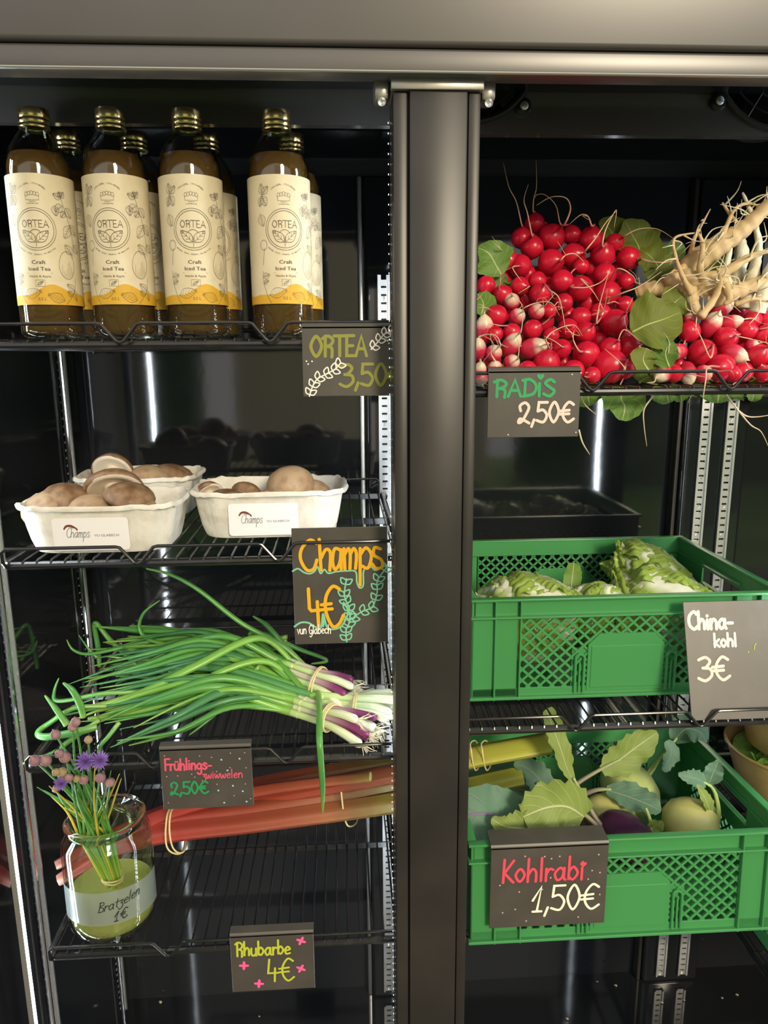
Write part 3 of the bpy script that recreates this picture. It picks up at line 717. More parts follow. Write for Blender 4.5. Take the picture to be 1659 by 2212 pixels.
g = Sign('small black plate sign lettered Rhubarbe 4€ with pink flowers', -.1493, -.0105, .7215, .1025, .081, (519, 738, 1071, 1115), slope=.028, lip=.012)
g.text('Rhubarbe', 555, 868, 918, 92, 'p_lime', 14)
g.text('4€', 750, 1050, 938, 150, 'p_lime', 14)
for i, (X, Y) in enumerate([(988, 775), (603, 932), (980, 962), (697, 1057)]): g.flower(X, Y, 34, 'p_pink', i)

g = Sign('small black plate sign lettered RADIS 2,50€ in green and blush', .1562, -.0105, 1.4105, .1, .0708, (92, 82, 1590, 1178), lip=.010)
g.text('RADIS', 200, 500, 1190, 270, 'p_green', 50, bounce=.02)
g.heart(933, 180, 120, 'p_green')
g.text('2,50€', 590, 935, 1510, 330, 'p_pinkw', 46)
g.dots([(437, 1127), (1547, 1104), (1585, 125), (1443, 147)], 'p_pinkw', 12)

g = Sign('tall dark grey sign lettered China-kohl 3€ leaning on a green crate', .4135, -.0040, 1.0655, .118, .142, (165, 135, 1920, 2090), lean=R_(19))
g.text('China-', 225, 595, 1075, 290, 'p_cream', 58, bounce=.015)
g.text('kohl', 680, 890, 1115, 215, 'p_cream', 46)
g.text('3€', 345, 1450, 945, 375, 'p_pinkw', 54)
g.draw([(1420, 960), (1435, 900), (1466, 860)], 'p_lime', 14)
g.dots([(1308, 997)], 'p_lime', 14)

g = Sign('black folded plate sign lettered Kohlrabi 1,50€ hooked over a green crate', .1655, -.0412, .8225, .141, .109, (428, 660, 938, 1040), slope=.03, lip=.026)
g.text('Kohlrabi', 475, 820, 840, 108, 'p_red', 12, bounce=.015)
g.heart(830, 740, 30, 'p_red')
g.text('1,50€', 612, 962, 912, 118, 'p_cream', 11)
g.dots([(575, 697), (660, 700), (725, 700), (895, 695), (690, 710), (870, 770), (690, 800), (470, 832), (905, 780), (655, 855), (540, 948), (485, 963), (590, 1005), (820, 992), (910, 885), (555, 865), (855, 810)], 'p_lilac', 4)

# ------------------------------------------------------------------ iced tea bottles
def font_mesh(txt, size):
    cu = bpy.data.curves.new('txt', 'FONT'); cu.body = txt; cu.size = size; cu.align_x = 'CENTER'; cu.resolution_u = 2
    ob = bpy.data.objects.new('txt', cu); col.objects.link(ob)
    dg = bpy.context.evaluated_depsgraph_get(); me = ob.evaluated_get(dg).to_mesh()
    V = [(v.co.x, v.co.y) for v in me.vertices]; F = [tuple(p.vertices) for p in me.polygons]
    bpy.data.objects.remove(ob); bpy.data.curves.remove(cu)
    return V, F
def add_font(mb, txt, size, cx, cy, fn, width=None, rot=0.0, bold=0):
    V, F = font_mesh(txt, size)
    if not V: return
    if width:
        q = width/(max(v[0] for v in V)-min(v[0] for v in V)); V = [(a*q, b) for a, b in V]
    c, s = math.cos(rot), math.sin(rot)
    for k in ((0,) if not bold else (-bold, 0, bold)):
        mb.add([fn(cx+(a+k)*c-b*s, cy+(a+k)*s+b*c) for a, b in V], F)
def arc_font(mb, txt, size, cx, cy, r, span, fn, top=True):
    n = len(txt)
    for i, ch in enumerate(txt):
        if ch == ' ': continue
        a = (i/(n-1)-.5)*span
        if top: add_font(mb, ch, size, cx+r*math.sin(a), cy+r*math.cos(a), fn, rot=-a)
        else: add_font(mb, ch, size, cx+r*math.sin(a), cy-r*math.cos(a), fn, rot=a)
RB = .0328
BOT = thing('iced_tea_bottle', (0, 0, 0), '', 'bottle')
outer = [(.024, .0), (.0305, .002), (.0328, .007), (.0328, .165), (.0318, .176), (.0275, .190), (.0205, .201), (.0148, .208), (.0132, .213), (.0132, .226)]
inner = [(.0115, .226), (.0113, .213), (.013, .2085), (.019, .2), (.026, .189), (.0302, .176), (.0311, .165), (.0311, .009), (.028, .005), (.0005, .0045)]
MB().lathe(outer+inner, 40, cap0=True).build('glass', M['glass'], BOT, world=False, smooth=60)
MB().lathe([(.0005, .0048), (.0279, .0052), (.0309, .0092), (.0309, .165), (.03, .176), (.0263, .1855), (.0005, .1856)], 40).build('iced_tea', M['tea'], BOT, world=False, smooth=60)
cp = [(.0126, .2105), (.0150, .2105), (.0153, .2115), (.0153, .2135), (.0146, .2145), (.0153, .216), (.0153, .2185), (.0149, .2195), (.0153, .2205), (.0153, .2278), (.0148, .2292), (.0136, .2296), (.0005, .2296)]
MB().lathe(cp, 60, ribs=lambda i, k: (1.0+.012*(k % 2) if i in (8, 9) else 1.0)).build('screw_cap', M['cap'], BOT, world=False, smooth=40)
RL = RB+.0003
def lab(d=0.0): return lambda a, b, e=0: ((RL+d+min(e, .0004))*math.sin(a/RB), -(RL+d+min(e, .0004))*math.cos(a/RB), b)
mb = MB(); Lh = RB*R_(158); f0 = lab()
mb.grid(lambda u, v: (f0(-Lh+2*Lh*u, .0345+v*.1275), 0, 0), 48, 1)
LB = mb.build('paper_label', M['paper'], BOT, world=False, smooth=180)
f1 = lab(.00012); mb = MB()
wv = lambda a: .0475+.0055*math.sin(a/.014+.6)+.002*math.sin(a/.006)
mb.grid(lambda u, v: (f1(-Lh+2*Lh*u, .0345+v*(wv(-Lh+2*Lh*u)-.0345)), 0, 0), 64, 1)
mb.build('yellow_wave', M['wave'], LB, world=False, smooth=180)
PXM = .1275/1680
def L2(X, Y): return ((X-(405+(Y-360)*.063))*PXM*1.08, .0345+(1760-Y)*PXM)
f2 = lab(.00025); ink = MB()
def ring(cx, cy, rx, ry, w): ink.ribbon([(cx+rx*math.cos(a), cy+ry*math.sin(a)) for a in np.linspace(0, 2*math.pi, 49)], w, f2)
cz = .1086
ring(0, cz, .0196, .0204, .00042); ring(0, cz, .0175, .0182, .00042)
for st in text_strokes('ORTEA', -.0128, .1105, .0068, squeeze=1.25, gap=.02)[0]: ink.ribbon(st, .00055, f2)
def bleaf(bx, by, tx, ty, w, n=3, lw=.0003, veins=True):
    d = np.array([tx-bx, ty-by]); L = np.hypot(*d); d /= L; nn = np.array([-d[1], d[0]]); b = np.array([bx, by])
    for sg in (-1, 1): ink.ribbon(cr([b, b+d*L*.3+nn*w*sg, b+d*L*.65+nn*w*.85*sg, b+d*L], 5), lw, f2)
    ink.ribbon([b, b+d*L*.95], lw*.8, f2)
    if veins:
        for k in range(1, n+1):
            q = k/(n+1)
            for sg in (-1, 1): ink.ribbon([b+d*L*q, b+d*L*(q+.17)+nn*w*.75*sg*(1-q*.5)], lw*.7, f2)
for sg in (-1, 1): bleaf(sg*.0008, cz-.0125, sg*.0122, cz-.001, .0042, 3, .0004)
ink.ribbon([(.0058*math.cos(a), cz-.006+.0058*math.sin(a)) for a in np.linspace(.45, 2.69, 16)], .0004, f2)
ink.ribbon([(0, cz-.0065), (0, cz-.0172)], .0004, f2)
# crown
kx, kz = 0, .1405
for q in range(-2, 3): ink.ribbon([(kx+q*.0026+.0013*math.cos(a), kz+.0028-abs(q)*.0006+.0019*math.sin(a)) for a in np.linspace(0, 6.28, 14)], .00025, f2)
ink.ribbon([(-.0065, kz+.001), (-.006, kz-.004), (.006, kz-.004), (.0065, kz+.001)], .00025, f2)
add_font(ink, 'MADE IN', .0016, 0, kz-.0058, f2); add_font(ink, 'LUXEMBOURG', .0016, 0, kz-.0078, f2, width=.011)
arc_font(ink, "I'M A LOCAL, I'M A NATURAL", .0023, 0, .1345, .0172, R_(88), f2)
arc_font(ink, 'NATURAL TASTE, ORGANIC, NO ADDITIVES', .0019, 0, cz, .0252, R_(88), f2, top=False)
add_font(ink, 'Craft', .0052, 0, .0748, f2, width=.0135, bold=.00012); add_font(ink, 'Iced Tea', .0052, 0, .0683, f2, width=.0212, bold=.00012)
ink.ribbon([(-.0125, .0658), (.0125, .0658)], .0002, f2)
add_font(ink, 'Nettle & Apple', .0031, 0, .0617, f2, width=.0212)
add_font(ink, '0,5 L', .0042, .0004, .0388, f2)
ink.ribbon([(-.0045, .0528), (.0045, .0528), (.0045, .059), (-.0045, .059), (-.0045, .0528)], .00022, f2)
bleaf(-.0028, .0542, .003, .0578, .0012, 1, .0003)
# botanical sketches
def st(pts, w=.00028): ink.ribbon(cr([L2(*p) for p in pts], 5), w, f2)
def lf(a, b, w, n=4): bleaf(*L2(*a), *L2(*b), w, n, .00026)
st([(735, 360), (790, 520), (860, 720), (905, 950), (910, 1100)])
for a, b, w in (((740, 370), (640, 320), .003), ((735, 360), (775, 280), .0026), ((740, 350), (710, 285), .0024), ((760, 460), (665, 540), .004), ((660, 470), (675, 600), .0035), ((790, 530), (735, 610), .003), ((800, 480), (880, 600), .004), ((860, 700), (770, 880), .0045), ((860, 690), (960, 820), .004), ((905, 950), (990, 1050), .004)): lf(a, b, w)
ink.ribbon([(L2(800, 1230)[0]+.0085*math.cos(a)*(1+.06*math.sin(2*a)), L2(800, 1230)[1]+.0138*math.sin(a)) for a in np.linspace(0, 6.28, 33)], .0003, f2)
for q in np.linspace(-.7, .8, 8): ink.ribbon([(L2(800, 1230)[0]+.0082*q, L2(800, 1230)[1]-.0125*math.sqrt(1-q*q*.9)), (L2(800, 1230)[0]+.0074*q, L2(800, 1230)[1]-.002+.006*math.sin(q*5))], .0002, f2)
lf((880, 1080), (775, 960), .004); st([(850, 1060), (880, 1090), (870, 1130)])
lf((130, 340), (110, 190), .003); lf((135, 330), (205, 230), .003); lf((130, 350), (190, 480), .004); lf((130, 350), (100, 480), .003); lf((110, 580), (160, 740), .004)
st([(180, 1020), (175, 1130), (170, 1240)]); ink.ribbon([(L2(170, 980)[0]+.0038*math.cos(a), L2(170, 980)[1]+.005*math.sin(a)) for a in np.linspace(0, 6.28, 24)], .0003, f2)
st([(170, 1320), (175, 1450), (250, 1670), (300, 1750)]); lf((175, 1400), (260, 1370), .003); lf((180, 1480), (250, 1450), .002); lf((270, 1640), (490, 1580), .0048, 5)
st([(780, 1750), (850, 1650), (900, 1560), (915, 1400)]); lf((760, 1700), (560, 1625), .0045, 5); lf((900, 1560), (790, 1480), .003); lf((900, 1560), (930, 1700), .003); lf((860, 1640), (800, 1570), .0025)
for dx in (.052, -.055, .075, -.08):     # the pattern runs on round the back
    for zz in (.06, .095, .13): bleaf(dx, zz, dx+.008, zz+.014, .004, 4, .00026)
ink.build('label_print', M['ink'], LB, world=False, smooth=0)
front = [(at(72, 237, .05).x, 5), (at(236, 244, .05).x+.001, 0), (at(400, 245, .05).x+.0015, 10), (at(593, 251, .05).x+.002, 12)]
backr = [(-.3055, 20), (-.2305, 25), (-.1495, 16), (-.052, 4)]
TXT = ['iced tea bottle with cream label, front row, fourth from the ORTEA sign', 'iced tea bottle with cream label, front row, third from the ORTEA sign', 'iced tea bottle with cream label, front row, second from the ORTEA sign', 'iced tea bottle with cream label, front row, closest to the ORTEA sign']
TXB = [t.replace('front row', 'back row') for t in TXT]
first = True
for row, yy, tx in ((front, .048, TXT), (backr, .130, TXB)):
    for i, (x, rz) in enumerate(row):
        o = BOT if first else copy_tree(BOT); first = False
        o.location = (x, yy, Z_BOT+.0002); o.rotation_euler.z = R_(rz); props(o, tx[i], 'bottle', 'gold-capped iced tea bottles')
# ------------------------------------------------------------------ mushroom punnets and mushrooms
def sup(a, rx, ry, n=4.5):
    c, s = math.cos(a), math.sin(a); return (rx*math.copysign(abs(c)**(2/n), c), ry*math.copysign(abs(s)**(2/n), s))
def punnet(loc, w, d, h, label, seed, rotz=0):
    t = thing('mushroom_punnet', loc, label, 'punnet', 'white pulp mushroom punnets'); t.rotation_euler.z = rotz
    rr = random.Random(seed); n = 72; ph = [rr.uniform(0, 6.28) for _ in range(6)]
    def wob(k, j): a = 2*math.pi*k/n; return .0007*(math.sin(9*a+ph[0])+math.sin(17*a+ph[1])+.7*math.sin(31*a+ph[2]+j))
    rings = [(.60, 0), (.82, .0), (.845, .003), (.87, .014), (.905, h*.55), (.935, h-.008), (.955, h-.004), (1.0, h-.003), (1.005, h), (.985, h+.0025), (.955, h+.002), (.93, h-.004), (.895, h*.55), (.86, .016), (.83, .006), (.6, .004)]
    V = []; F = []
    for j, (q, z) in enumerate(rings):
        for k in range(n):
            a = 2*math.pi*k/n; x, y = sup(a, w/2*q, d/2*q); e = wob(k, j)*(1.0 if 6 <= j <= 10 else .25)
            L = math.hypot(x, y); cut = 1-(.02*math.cos(8*a) if 2 < j < 6 else 0)
            V.append((x*cut+x/L*e, y*cut+y/L*e, z+(e*.9 if 6 <= j <= 10 else 0)))
    m = len(rings)
    F = [(j*n+k, j*n+(k+1) % n, (j+1)*n+(k+1) % n, (j+1)*n+k) for j in range(m-1) for k in range(n)]
    F += [tuple(range(n-1, -1, -1)), tuple((m-1)*n+k for k in range(n))]
    MB().add(V, F).build('pulp_tray', M['pulp'], t, world=False, smooth=50)
    return t
def sticker(t, w, d, h, sw, sh, sx):
    """paper label on the sloping front of a punnet"""
    yb, yt = -d/2*.872, -d/2*.93; z0 = .004
    def f(a, b, e=0):
        q = (b+z0)/h; return (sx+a, yb+(yt-yb)*q-.0022-e, b+z0)
    mb = MB(); r = .004
    P = []
    for cx, cy, a0 in ((sw/2-r, sh-r, 0), (-sw/2+r, sh-r, 90), (-sw/2+r, r, 180), (sw/2-r, r, 270)):
        P += [(cx+r*math.cos(R_(a0+q)), cy+r*math.sin(R_(a0+q))) for q in (0, 30, 60, 90)]
    n = len(P); V = [f(*p) for p in P]+[f(*p, -.0012) for p in P]
    mb.add(V, [tuple(range(n))]+[(i, n+i, n+(i+1) % n, (i+1) % n) for i in range(n)])
    s = mb.build('sticker', M['sticker'], t, world=False, smooth=0)
    g = lambda a, b, e=0: f(a, b, .0002+e)
    k = sw/.083
    mb = MB(); mb.ribbon(cr([(-.0285*k, .0255*k), (-.026*k, .029*k), (-.021*k, .0295*k), (-.016*k, .0265*k), (-.0145*k, .0245*k)], 6), .0018*k, g); mb.ribbon(cr([(-.0285*k, .0255*k), (-.024*k, .0285*k), (-.017*k, .0265*k)], 5), .001*k, g)
    mb.build('mushroom_logo', M['logo'], s, world=False, smooth=0)
    mb = MB()
    for st_ in text_strokes('Champs', -.0275*k, .0155*k, .0115*k, slant=.2, squeeze=.66, gap=.0)[0]: mb.ribbon(st_, .00055*k, g)
    add_font(mb, 'VU GLABECH', .0040*k, .0172*k, .0162*k, g, width=.027*k)
    mb.build('sticker_print', M['stxt'], s, world=False, smooth=0)
PA = punnet((-.277, .078, Z_MU), .184, .125, .053, 'white pulp punnet of brown mushrooms, left of the aisle towards the wall, in front', 1)
PA['label'] = 'white pulp punnet with sticker at the shelf front beside the side wall'
sticker(PA, .184, .125, .053, .083, .038, -.004)
PC = punnet((-.286, .262, Z_MU), .170, .118, .053, 'white pulp punnet standing behind the other two, nearest the back wall', 2, R_(-2))
PB = punnet((-.0905, .134, Z_MU), .192, .128, .055, 'white pulp punnet with sticker behind the Champs sign', 3, R_(1))
sticker(PB, .192, .128, .055, .083, .04, -.006)
capv = []
for v in range(3):
    rr = random.Random(50+v); mb = MB(); n = 28
    pr = [(.001, .62), (.25, .60), (.5, .52), (.74, .38), (.92, .16), (1.0, -.06), (.985, -.2), (.9, -.27), (.8, -.24)]
    a1, a2 = rr.uniform(.02, .05), rr.uniform(.02, .05)
    mb.lathe(pr, n, ribs=lambda i, k: 1+(a1*math.sin(2*math.pi*k/n*2+v)+a2*math.sin(2*math.pi*k/n*3+2*v)))
    capv.append(mb)
def mushroom(px, py, y, r, label, tilt=(0, 0), v=0, pale=False, stem=True, sq=1.0):
    p = at(px, py, y)
    t = thing('brown_mushroom', p, label, 'mushroom', 'brown mushrooms in the punnets')
    t.rotation_mode = 'ZYX'; t.rotation_euler = (R_(tilt[0]), R_(tilt[1]), random.uniform(0, 6)); t.scale = (r*1.08, r*1.08, r*sq*.84)
    key = ('cap', v, pale)
    mb = MB(); mb.v = list(capv[v].v); mb.f = list(capv[v].f); mb.t = list(capv[v].t); mb.s = list(capv[v].s)
    mb.build('cap', M['mcap2' if pale else 'mcap'], t, world=False, smooth=180)
    g = MB(); g.lathe([(.97, -.215), (.9, -.285), (.8, -.27), (.6, -.12), (.3, -.1)], 28); g.build('gills', M['mstem'], t, world=False, smooth=180)
    if stem:
        g = MB(); g.lathe([(.36, -.1), (.33, -.35), (.34, -.62), (.38, -.8), (.3, -.86), (.01, -.86)], 18); g.build('stem', M['mstem'], t, world=False, smooth=60)
    return t
LA, LC, LBx = 'in the punnet beside the side wall', 'in the rear punnet', 'in the punnet behind the Champs sign'
for px, py, y, r, tl, v, pale, stem, sq, lb in [
    (88, 1092, .058, .024, (25, -20), 0, True, False, .9, 'pale small mushroom half sunk '+LA), (143, 1077, .075, .027, (10, 10), 1, False, False, 1.25, 'smooth large mushroom with dome up '+LA),
    (247, 1050, .09, .031, (-42, -10), 2, False, True, .95, 'topmost mushroom with stem showing '+LA), (281, 1071, .062, .0275, (8, 14), 0, False, False, 1.0, 'smooth tan mushroom tilted against the topmost one '+LA),
    (196, 1093, .060, .024, (15, 5), 1, True, False, .9, 'half sunk mushroom at the middle of the rim '+LA), (292, 1095, .056, .023, (18, -5), 2, True, False, .8, 'half sunk white-flecked mushroom at the rim '+LA), (235, 1090, .07, .017, (25, 0), 1, True, True, 1, 'small torn mushroom under the topmost one '+LA),
    (246, 1016, .25, .0275, (-62, 5), 1, False, True, 1.1, 'mushroom showing its white underside '+LC), (329, 1031, .232, .026, (20, 20), 2, True, False, .95, 'scarred mushroom with bark-like skin '+LC), (374, 1026, .26, .028, (0, 12), 0, False, False, 1.05, 'large dark mushroom at the end '+LC), (300, 1040, .265, .023, (0, 0), 0, False, False, 1, 'mushroom deep between the others '+LC),
    (450, 1066, .14, .018, (-55, -30), 1, False, True, 1.2, 'small mushroom standing on edge '+LBx), (489, 1078, .11, .024, (12, 0), 2, False, False, .8, 'low dark mushroom half sunk '+LBx), (535, 1062, .145, .0185, (-20, 20), 0, False, False, 1.25, 'small upright brown mushroom '+LBx),
    (627, 1047, .13, .0285, (35, 0), 1, True, False, 1.35, 'large round topmost mushroom with brown scar '+LBx), (686, 1062, .15, .022, (0, 30), 0, True, False, 1.2, 'pale mushroom at the end wall '+LBx), (585, 1076, .12, .016, (30, 10), 2, True, True, 1, 'small white-fleshed mushroom piece '+LBx)]:
    mushroom(px, py, y, r, lb, tl, v, pale, stem, sq)
# ------------------------------------------------------------------ spring onions, rhubarb, jar of chives
ro = random.Random(11)
def band(parent, c, d, rx, rz, name='rubber_band', n=2, r=.0011, off=.0016):
    """rubber band round a bunch at c, wrapped square to direction d"""
    d = Vector(d).normalized(); up = Vector((0, 0, 1)); a = d.cross(up).normalized(); b = a.cross(d)
    mb = MB()
    for k in range(n):
        mb.tube([Vector(c)+d*((k-(n-1)/2)*off*2+.001*math.sin(q*2+k))+a*rx*math.cos(q)+b*rz*math.sin(q) for q in np.linspace(0, 6.28, 28)[:-1]], r, 6, True)
    return mb.build(name, M['band'], parent)
ZS = Z_ON
def bunch(label, bandp, axis, n, rx, rz, purple, tips, seed, shank=.055):
    """axis points from the leaves to the roots"""
    rr = random.Random(seed); t = thing('spring_onion_bunch', (bandp[0], bandp[1], ZS), label, 'spring onions', 'spring onion bunches')
    ax = Vector(axis).normalized(); side = ax.cross(Vector((0, 0, 1))).normalized(); up = side.cross(ax)
    for i in range(n):
        q = 2*math.pi*i/n+.4; rad = .35 if i % 3 == 0 else .72
        o = side*rx*rad*math.cos(q)+up*rz*rad*math.sin(q)
        b0 = Vector(bandp)+o; L = shank*rr.uniform(.8, 1.15)
        spread = o*rr.uniform(.5, .95)
        end = b0+ax*L+spread+Vector((0, 0, -.004)); end.z = max(end.z, ZS+.007)
        st0 = b0-ax*.05
        r = rr.uniform(.0042, .0056)
        mb = MB(); mid = b0+ax*L*.5+spread*.4
        mb.tube(cr([end+ax*.001, end-ax*.004, mid, b0, st0], 4), [r*.45, r*1.15, r*1.1, r*.9, r*.85], 10)
        sh = mb.build('onion_shank', M['onpurp' if (i % 2 == 0 and purple) else 'onwhite'], t)
        mb = MB()
        for k in range(13):
            d = (ax+side*rr.uniform(-.9, .9)+up*rr.uniform(-.9, .7)).normalized(); p1 = end+d*rr.uniform(.006, .016); p1.z = max(p1.z, ZS+.001)
            p2 = p1+(d+side*rr.uniform(-.6, .6)+up*rr.uniform(-.6, .4))*rr.uniform(.003, .009); p2.z = max(p2.z, ZS+.0005)
            mb.tube(cr([end, p1, p2], 3), [.0006, .00045, .0002], 4)
        mb.build('roots', M['hair'], sh)
        for k in range(3):
            tp = Vector(tips[(i*3+k) % len(tips)])+Vector((rr.uniform(-.022, .022), rr.uniform(-.02, .02), rr.uniform(-.008, .012)))
            tp.z = max(tp.z, ZS+.006)
            dist = (tp-st0).length; hgt = rr.uniform(.0, .028)
            m1 = st0+(tp-st0)*.33-ax*dist*.06+Vector((0, rr.uniform(-.012, .012), hgt+.01)); m2 = st0+(tp-st0)*.68+Vector((0, rr.uniform(-.016, .016), hgt))
            for mm in (m1, m2): mm.z = max(mm.z, ZS+.008)
            R = rr.uniform(.0042, .0070); fl = rr.uniform(.55, 1)
            mb = MB(); mb.tube(cr([st0-ax*-.012, st0-ax*.012, m1, m2, tp], 7), [R*.8, R*.95, R, R*.9, R*.55, R*.12], 8, flat=fl)
            mb.build('leaf', M[rr.choice(['onleaf', 'onleaf', 'onleafd', 'onleafl'])], sh, smooth=180)
    return t
def on(px, py, z): return atz(px, py, z)
tA = [on(230, 1440, 1.07), on(200, 1465, 1.07), on(250, 1400, 1.08), on(190, 1490, 1.06), on(290, 1420, 1.075), on(330, 1450, 1.08), on(170, 1470, 1.06), on(210, 1420, 1.08), on(400, 1400, 1.08)]
tB = [on(180, 1545, 1.055), on(200, 1570, 1.05), on(240, 1540, 1.06), on(150, 1560, 1.055), on(300, 1590, 1.05), on(260, 1500, 1.065), on(220, 1600, 1.05)]
tC = [on(300, 1440, 1.06), on(260, 1400, 1.07), on(350, 1390, 1.08), on(220, 1480, 1.05), on(420, 1385, 1.08)]
bA = bunch('spring onion bunch with purple shanks lying on top, nearest the back wall', on(690, 1470, 1.075), (.8, -.45, -.12), 8, .018, .016, True, tA, 1)
bB = bunch('spring onion bunch with two purple bulbs at the shelf edge', on(712, 1548, 1.055), (.8, -.5, -.05), 8, .018, .014, True, tB, 2)
bC = bunch('spring onion bunch with pale white bulbs and bushy roots', on(768, 1520, 1.056), (.93, -.2, -.02), 7, .02, .014, False, tC, 3)
band(bA, on(688, 1472, 1.077), (.8, -.45, -.12), .021, .019); band(bB, on(712, 1550, 1.056), (.8, -.5, -.05), .021, .016, n=3); band(bC, on(770, 1520, 1.056), (.93, -.2, -.02), .022, .016)
# leaves that stand out one by one (points: photo position and depth)
def lone(parent, pts, R, m='onleaf', flat=.8, fold=False):
    P = [at(*p) for p in pts]
    mb = MB(); mb.tube(cr(P, 8), R, 9, flat=flat, s0=.15, s1=1); mb.build('leaf', M[m], parent, smooth=180)
lone(bA, [(672, 1452, .16), (610, 1395, .17), (520, 1345, .17), (430, 1275, .17), (370, 1242, .17), (316, 1228, .17)], [.004, .0042, .0038, .003, .0012])
lone(bA, [(660, 1440, .17), (610, 1390, .18), (575, 1350, .19), (546, 1331, .2)], [.004, .005, .0045, .001])
lone(bA, [(640, 1425, .18), (560, 1370, .2), (540, 1372, .2), (580, 1372, .21), (640, 1400, .21), (706, 1426, .2), (672, 1434, .2)], [.003, .004, .004, .0042, .004, .003, .001])
lone(bA, [(420, 1400, .22), (330, 1385, .24), (302, 1360, .25), (310, 1325, .25), (345, 1297, .25)], [.004, .0035, .003, .0026, .0008])
lone(bA, [(480, 1380, .22), (400, 1375, .24), (300, 1390, .25), (200, 1412, .25), (160, 1405, .25), (144, 1382, .25)], [.004, .0042, .004, .003, .0025, .0008])
lone(bA, [(300, 1440, .26), (240, 1385, .28), (205, 1345, .29), (212, 1400, .3), (215, 1440, .3)], [.003, .0045, .0035, .0045, .003])
lone(bA, [(210, 1420, .27), (190, 1400, .27), (170, 1372, .27)], [.003, .002, .0006])
lone(bA, [(640, 1440, .15), (560, 1378, .15), (420, 1440, .11), (300, 1500, .09), (190, 1530, .08)], [.0045, .006, .0066, .0064, .004], 'onleafl', flat=.7)
lone(bB, [(660, 1500, .14), (580, 1430, .13), (480, 1450, .11), (380, 1510, .09), (285, 1540, .08), (190, 1552, .075)], [.0045, .0058, .006, .0055, .005, .0028], 'onleafl', flat=.7)
lone(bB, [(560, 1437, .13), (510, 1500, .10), (450, 1555, .075), (409, 1588, .06)], [.003, .0034, .0026, .0006])
lone(bB, [(230, 1525, .07), (160, 1530, .06), (110, 1560, .06), (82, 1582, .05), (100, 1592, .045), (170, 1580, .045), (210, 1570, .05)], [.003, .0035, .004, .0042, .0045, .005, .0035])
lone(bB, [(215, 1555, .06), (150, 1600, .05), (118, 1625, .04), (60, 1645, .03), (52, 1650, .025)], [.0035, .004, .0036, .0025, .0008])
lone(bB, [(258, 1560, .06), (235, 1590, .05), (218, 1610, .045), (212, 1628, .04)], [.0035, .0034, .003, .0016])
lone(bB, [(145, 1565, .05), (120, 1530, .05), (97, 1502, .05)], [.0055, .0042, .0012])
lone(bB, [(180, 1550, .05), (172, 1520, .05), (155, 1490, .05), (136, 1475, .05)], [.0035, .0048, .004, .0012])
lone(bB, [(300, 1495, .1), (220, 1498, .1), (150, 1512, .1), (119, 1512, .1), (118, 1490, .1), (127, 1465, .1)], [.0035, .0034, .0032, .003, .0024, .0008])
lone(bB, [(686, 1486, .12), (690, 1520, .06), (690, 1590, -.005), (693, 1640, -.016), (697, 1700, -.018), (697, 1757, -.016)], [.003, .0038, .004, .0038, .0034, .0008])
for q in range(16):                      # the loose back layer of the fan
    x0, y0 = ro.uniform(480, 620), ro.uniform(1375, 1420); x1, y1 = ro.uniform(190, 330), ro.uniform(1350, 1480)
    lone(bC, [(x0, y0, .2), ((x0*2+x1)/3, (y0*2+y1)/3-ro.uniform(0, 14), .23), ((x0+2*x1)/3, (y0+2*y1)/3-ro.uniform(0, 10), .26), (x1, y1, .27)], [.004, .0045, .004, .001], ro.choice(['onleaf', 'onleaf', 'onleafd', 'onleafl']))

# rhubarb: stalks run from behind the jar through to the next bay
rh = thing('rhubarb_bunch', (-.1, .17, Z_RH), 'bunch of red to green rhubarb stalks tied with rubber bands', 'rhubarb')
def stalk(pts, r0, r1, seed, s1=1.0):
    rr = random.Random(seed); ph = rr.uniform(0, 6)
    pr = lambda th: (1+.05*math.cos(7*th+ph)+.03*math.cos(11*th))*(.82 if abs(th-4.71) < .9 else 1.0)
    P = cr([Vector(p) for p in pts], 8)
    mb = MB(); mb.tube(P, [r0*.55, r0*1.05, r0, (r0+r1)/2, r1, r1*.98], 22, flat=.78, prof=pr, s1=s1)
    o = mb.build('stalk', M['rhub'], rh, smooth=50)
    d = (Vector(P[-1])-Vector(P[-2])).normalized()
    e = MB(); e.tube([Vector(P[-1])+d*.0001, Vector(P[-1])+d*.0008], r1*.94, 22, flat=.78, prof=pr); e.build('cut_end', M['rhubcut'], o, smooth=50)
def S3(a, b, c, d): return [at(*a), at(*b), at(*c), at(*d)]
stalk([atz(126, 1902, Z_RH+.014), at(300, 1812, .15), at(560, 1775, .145), at(860, 1732, .14), at(1126, 1676, .14)], .0165, .0175, 1)
stalk([atz(150, 1885, Z_RH+.018), at(330, 1785, .165), at(560, 1748, .162), at(850, 1690, .165), at(955, 1672, .168)], .016, .0165, 2)
stalk([atz(120, 1870, Z_RH+.014), at(300, 1785, .195), at(560, 1725, .178), at(850, 1672, .135), at(1010, 1638, .125), at(1186, 1606, .12)], .014, .0175, 3)
stalk([atz(190, 1860, Z_RH+.03), at(340, 1765, .165), at(560, 1708, .155), at(800, 1678, .125)], .012, .008, 4, .68)
stalk([atz(200, 1850, Z_RH+.016), at(330, 1770, .21), at(560, 1700, .205), at(850, 1652, .21), at(955, 1634, .21)], .015, .017, 5)
stalk([atz(205, 1880, Z_RH+.014), at(320, 1800, .17), at(560, 1735, .19), at(850, 1705, .205), at(950, 1685, .21)], .012, .013, 6)
def loop(parent, pts, r=.0012):
    MB().tube(cr([at(*p) for p in pts], 5, True)[:-1], r, 6, True).build('rubber_band', M['band'], parent)
loop(rh, [(365, 1750, .14), (358, 1790, .118), (360, 1828, .114), (375, 1843, .115), (395, 1838, .13), (400, 1790, .2), (385, 1745, .2)])
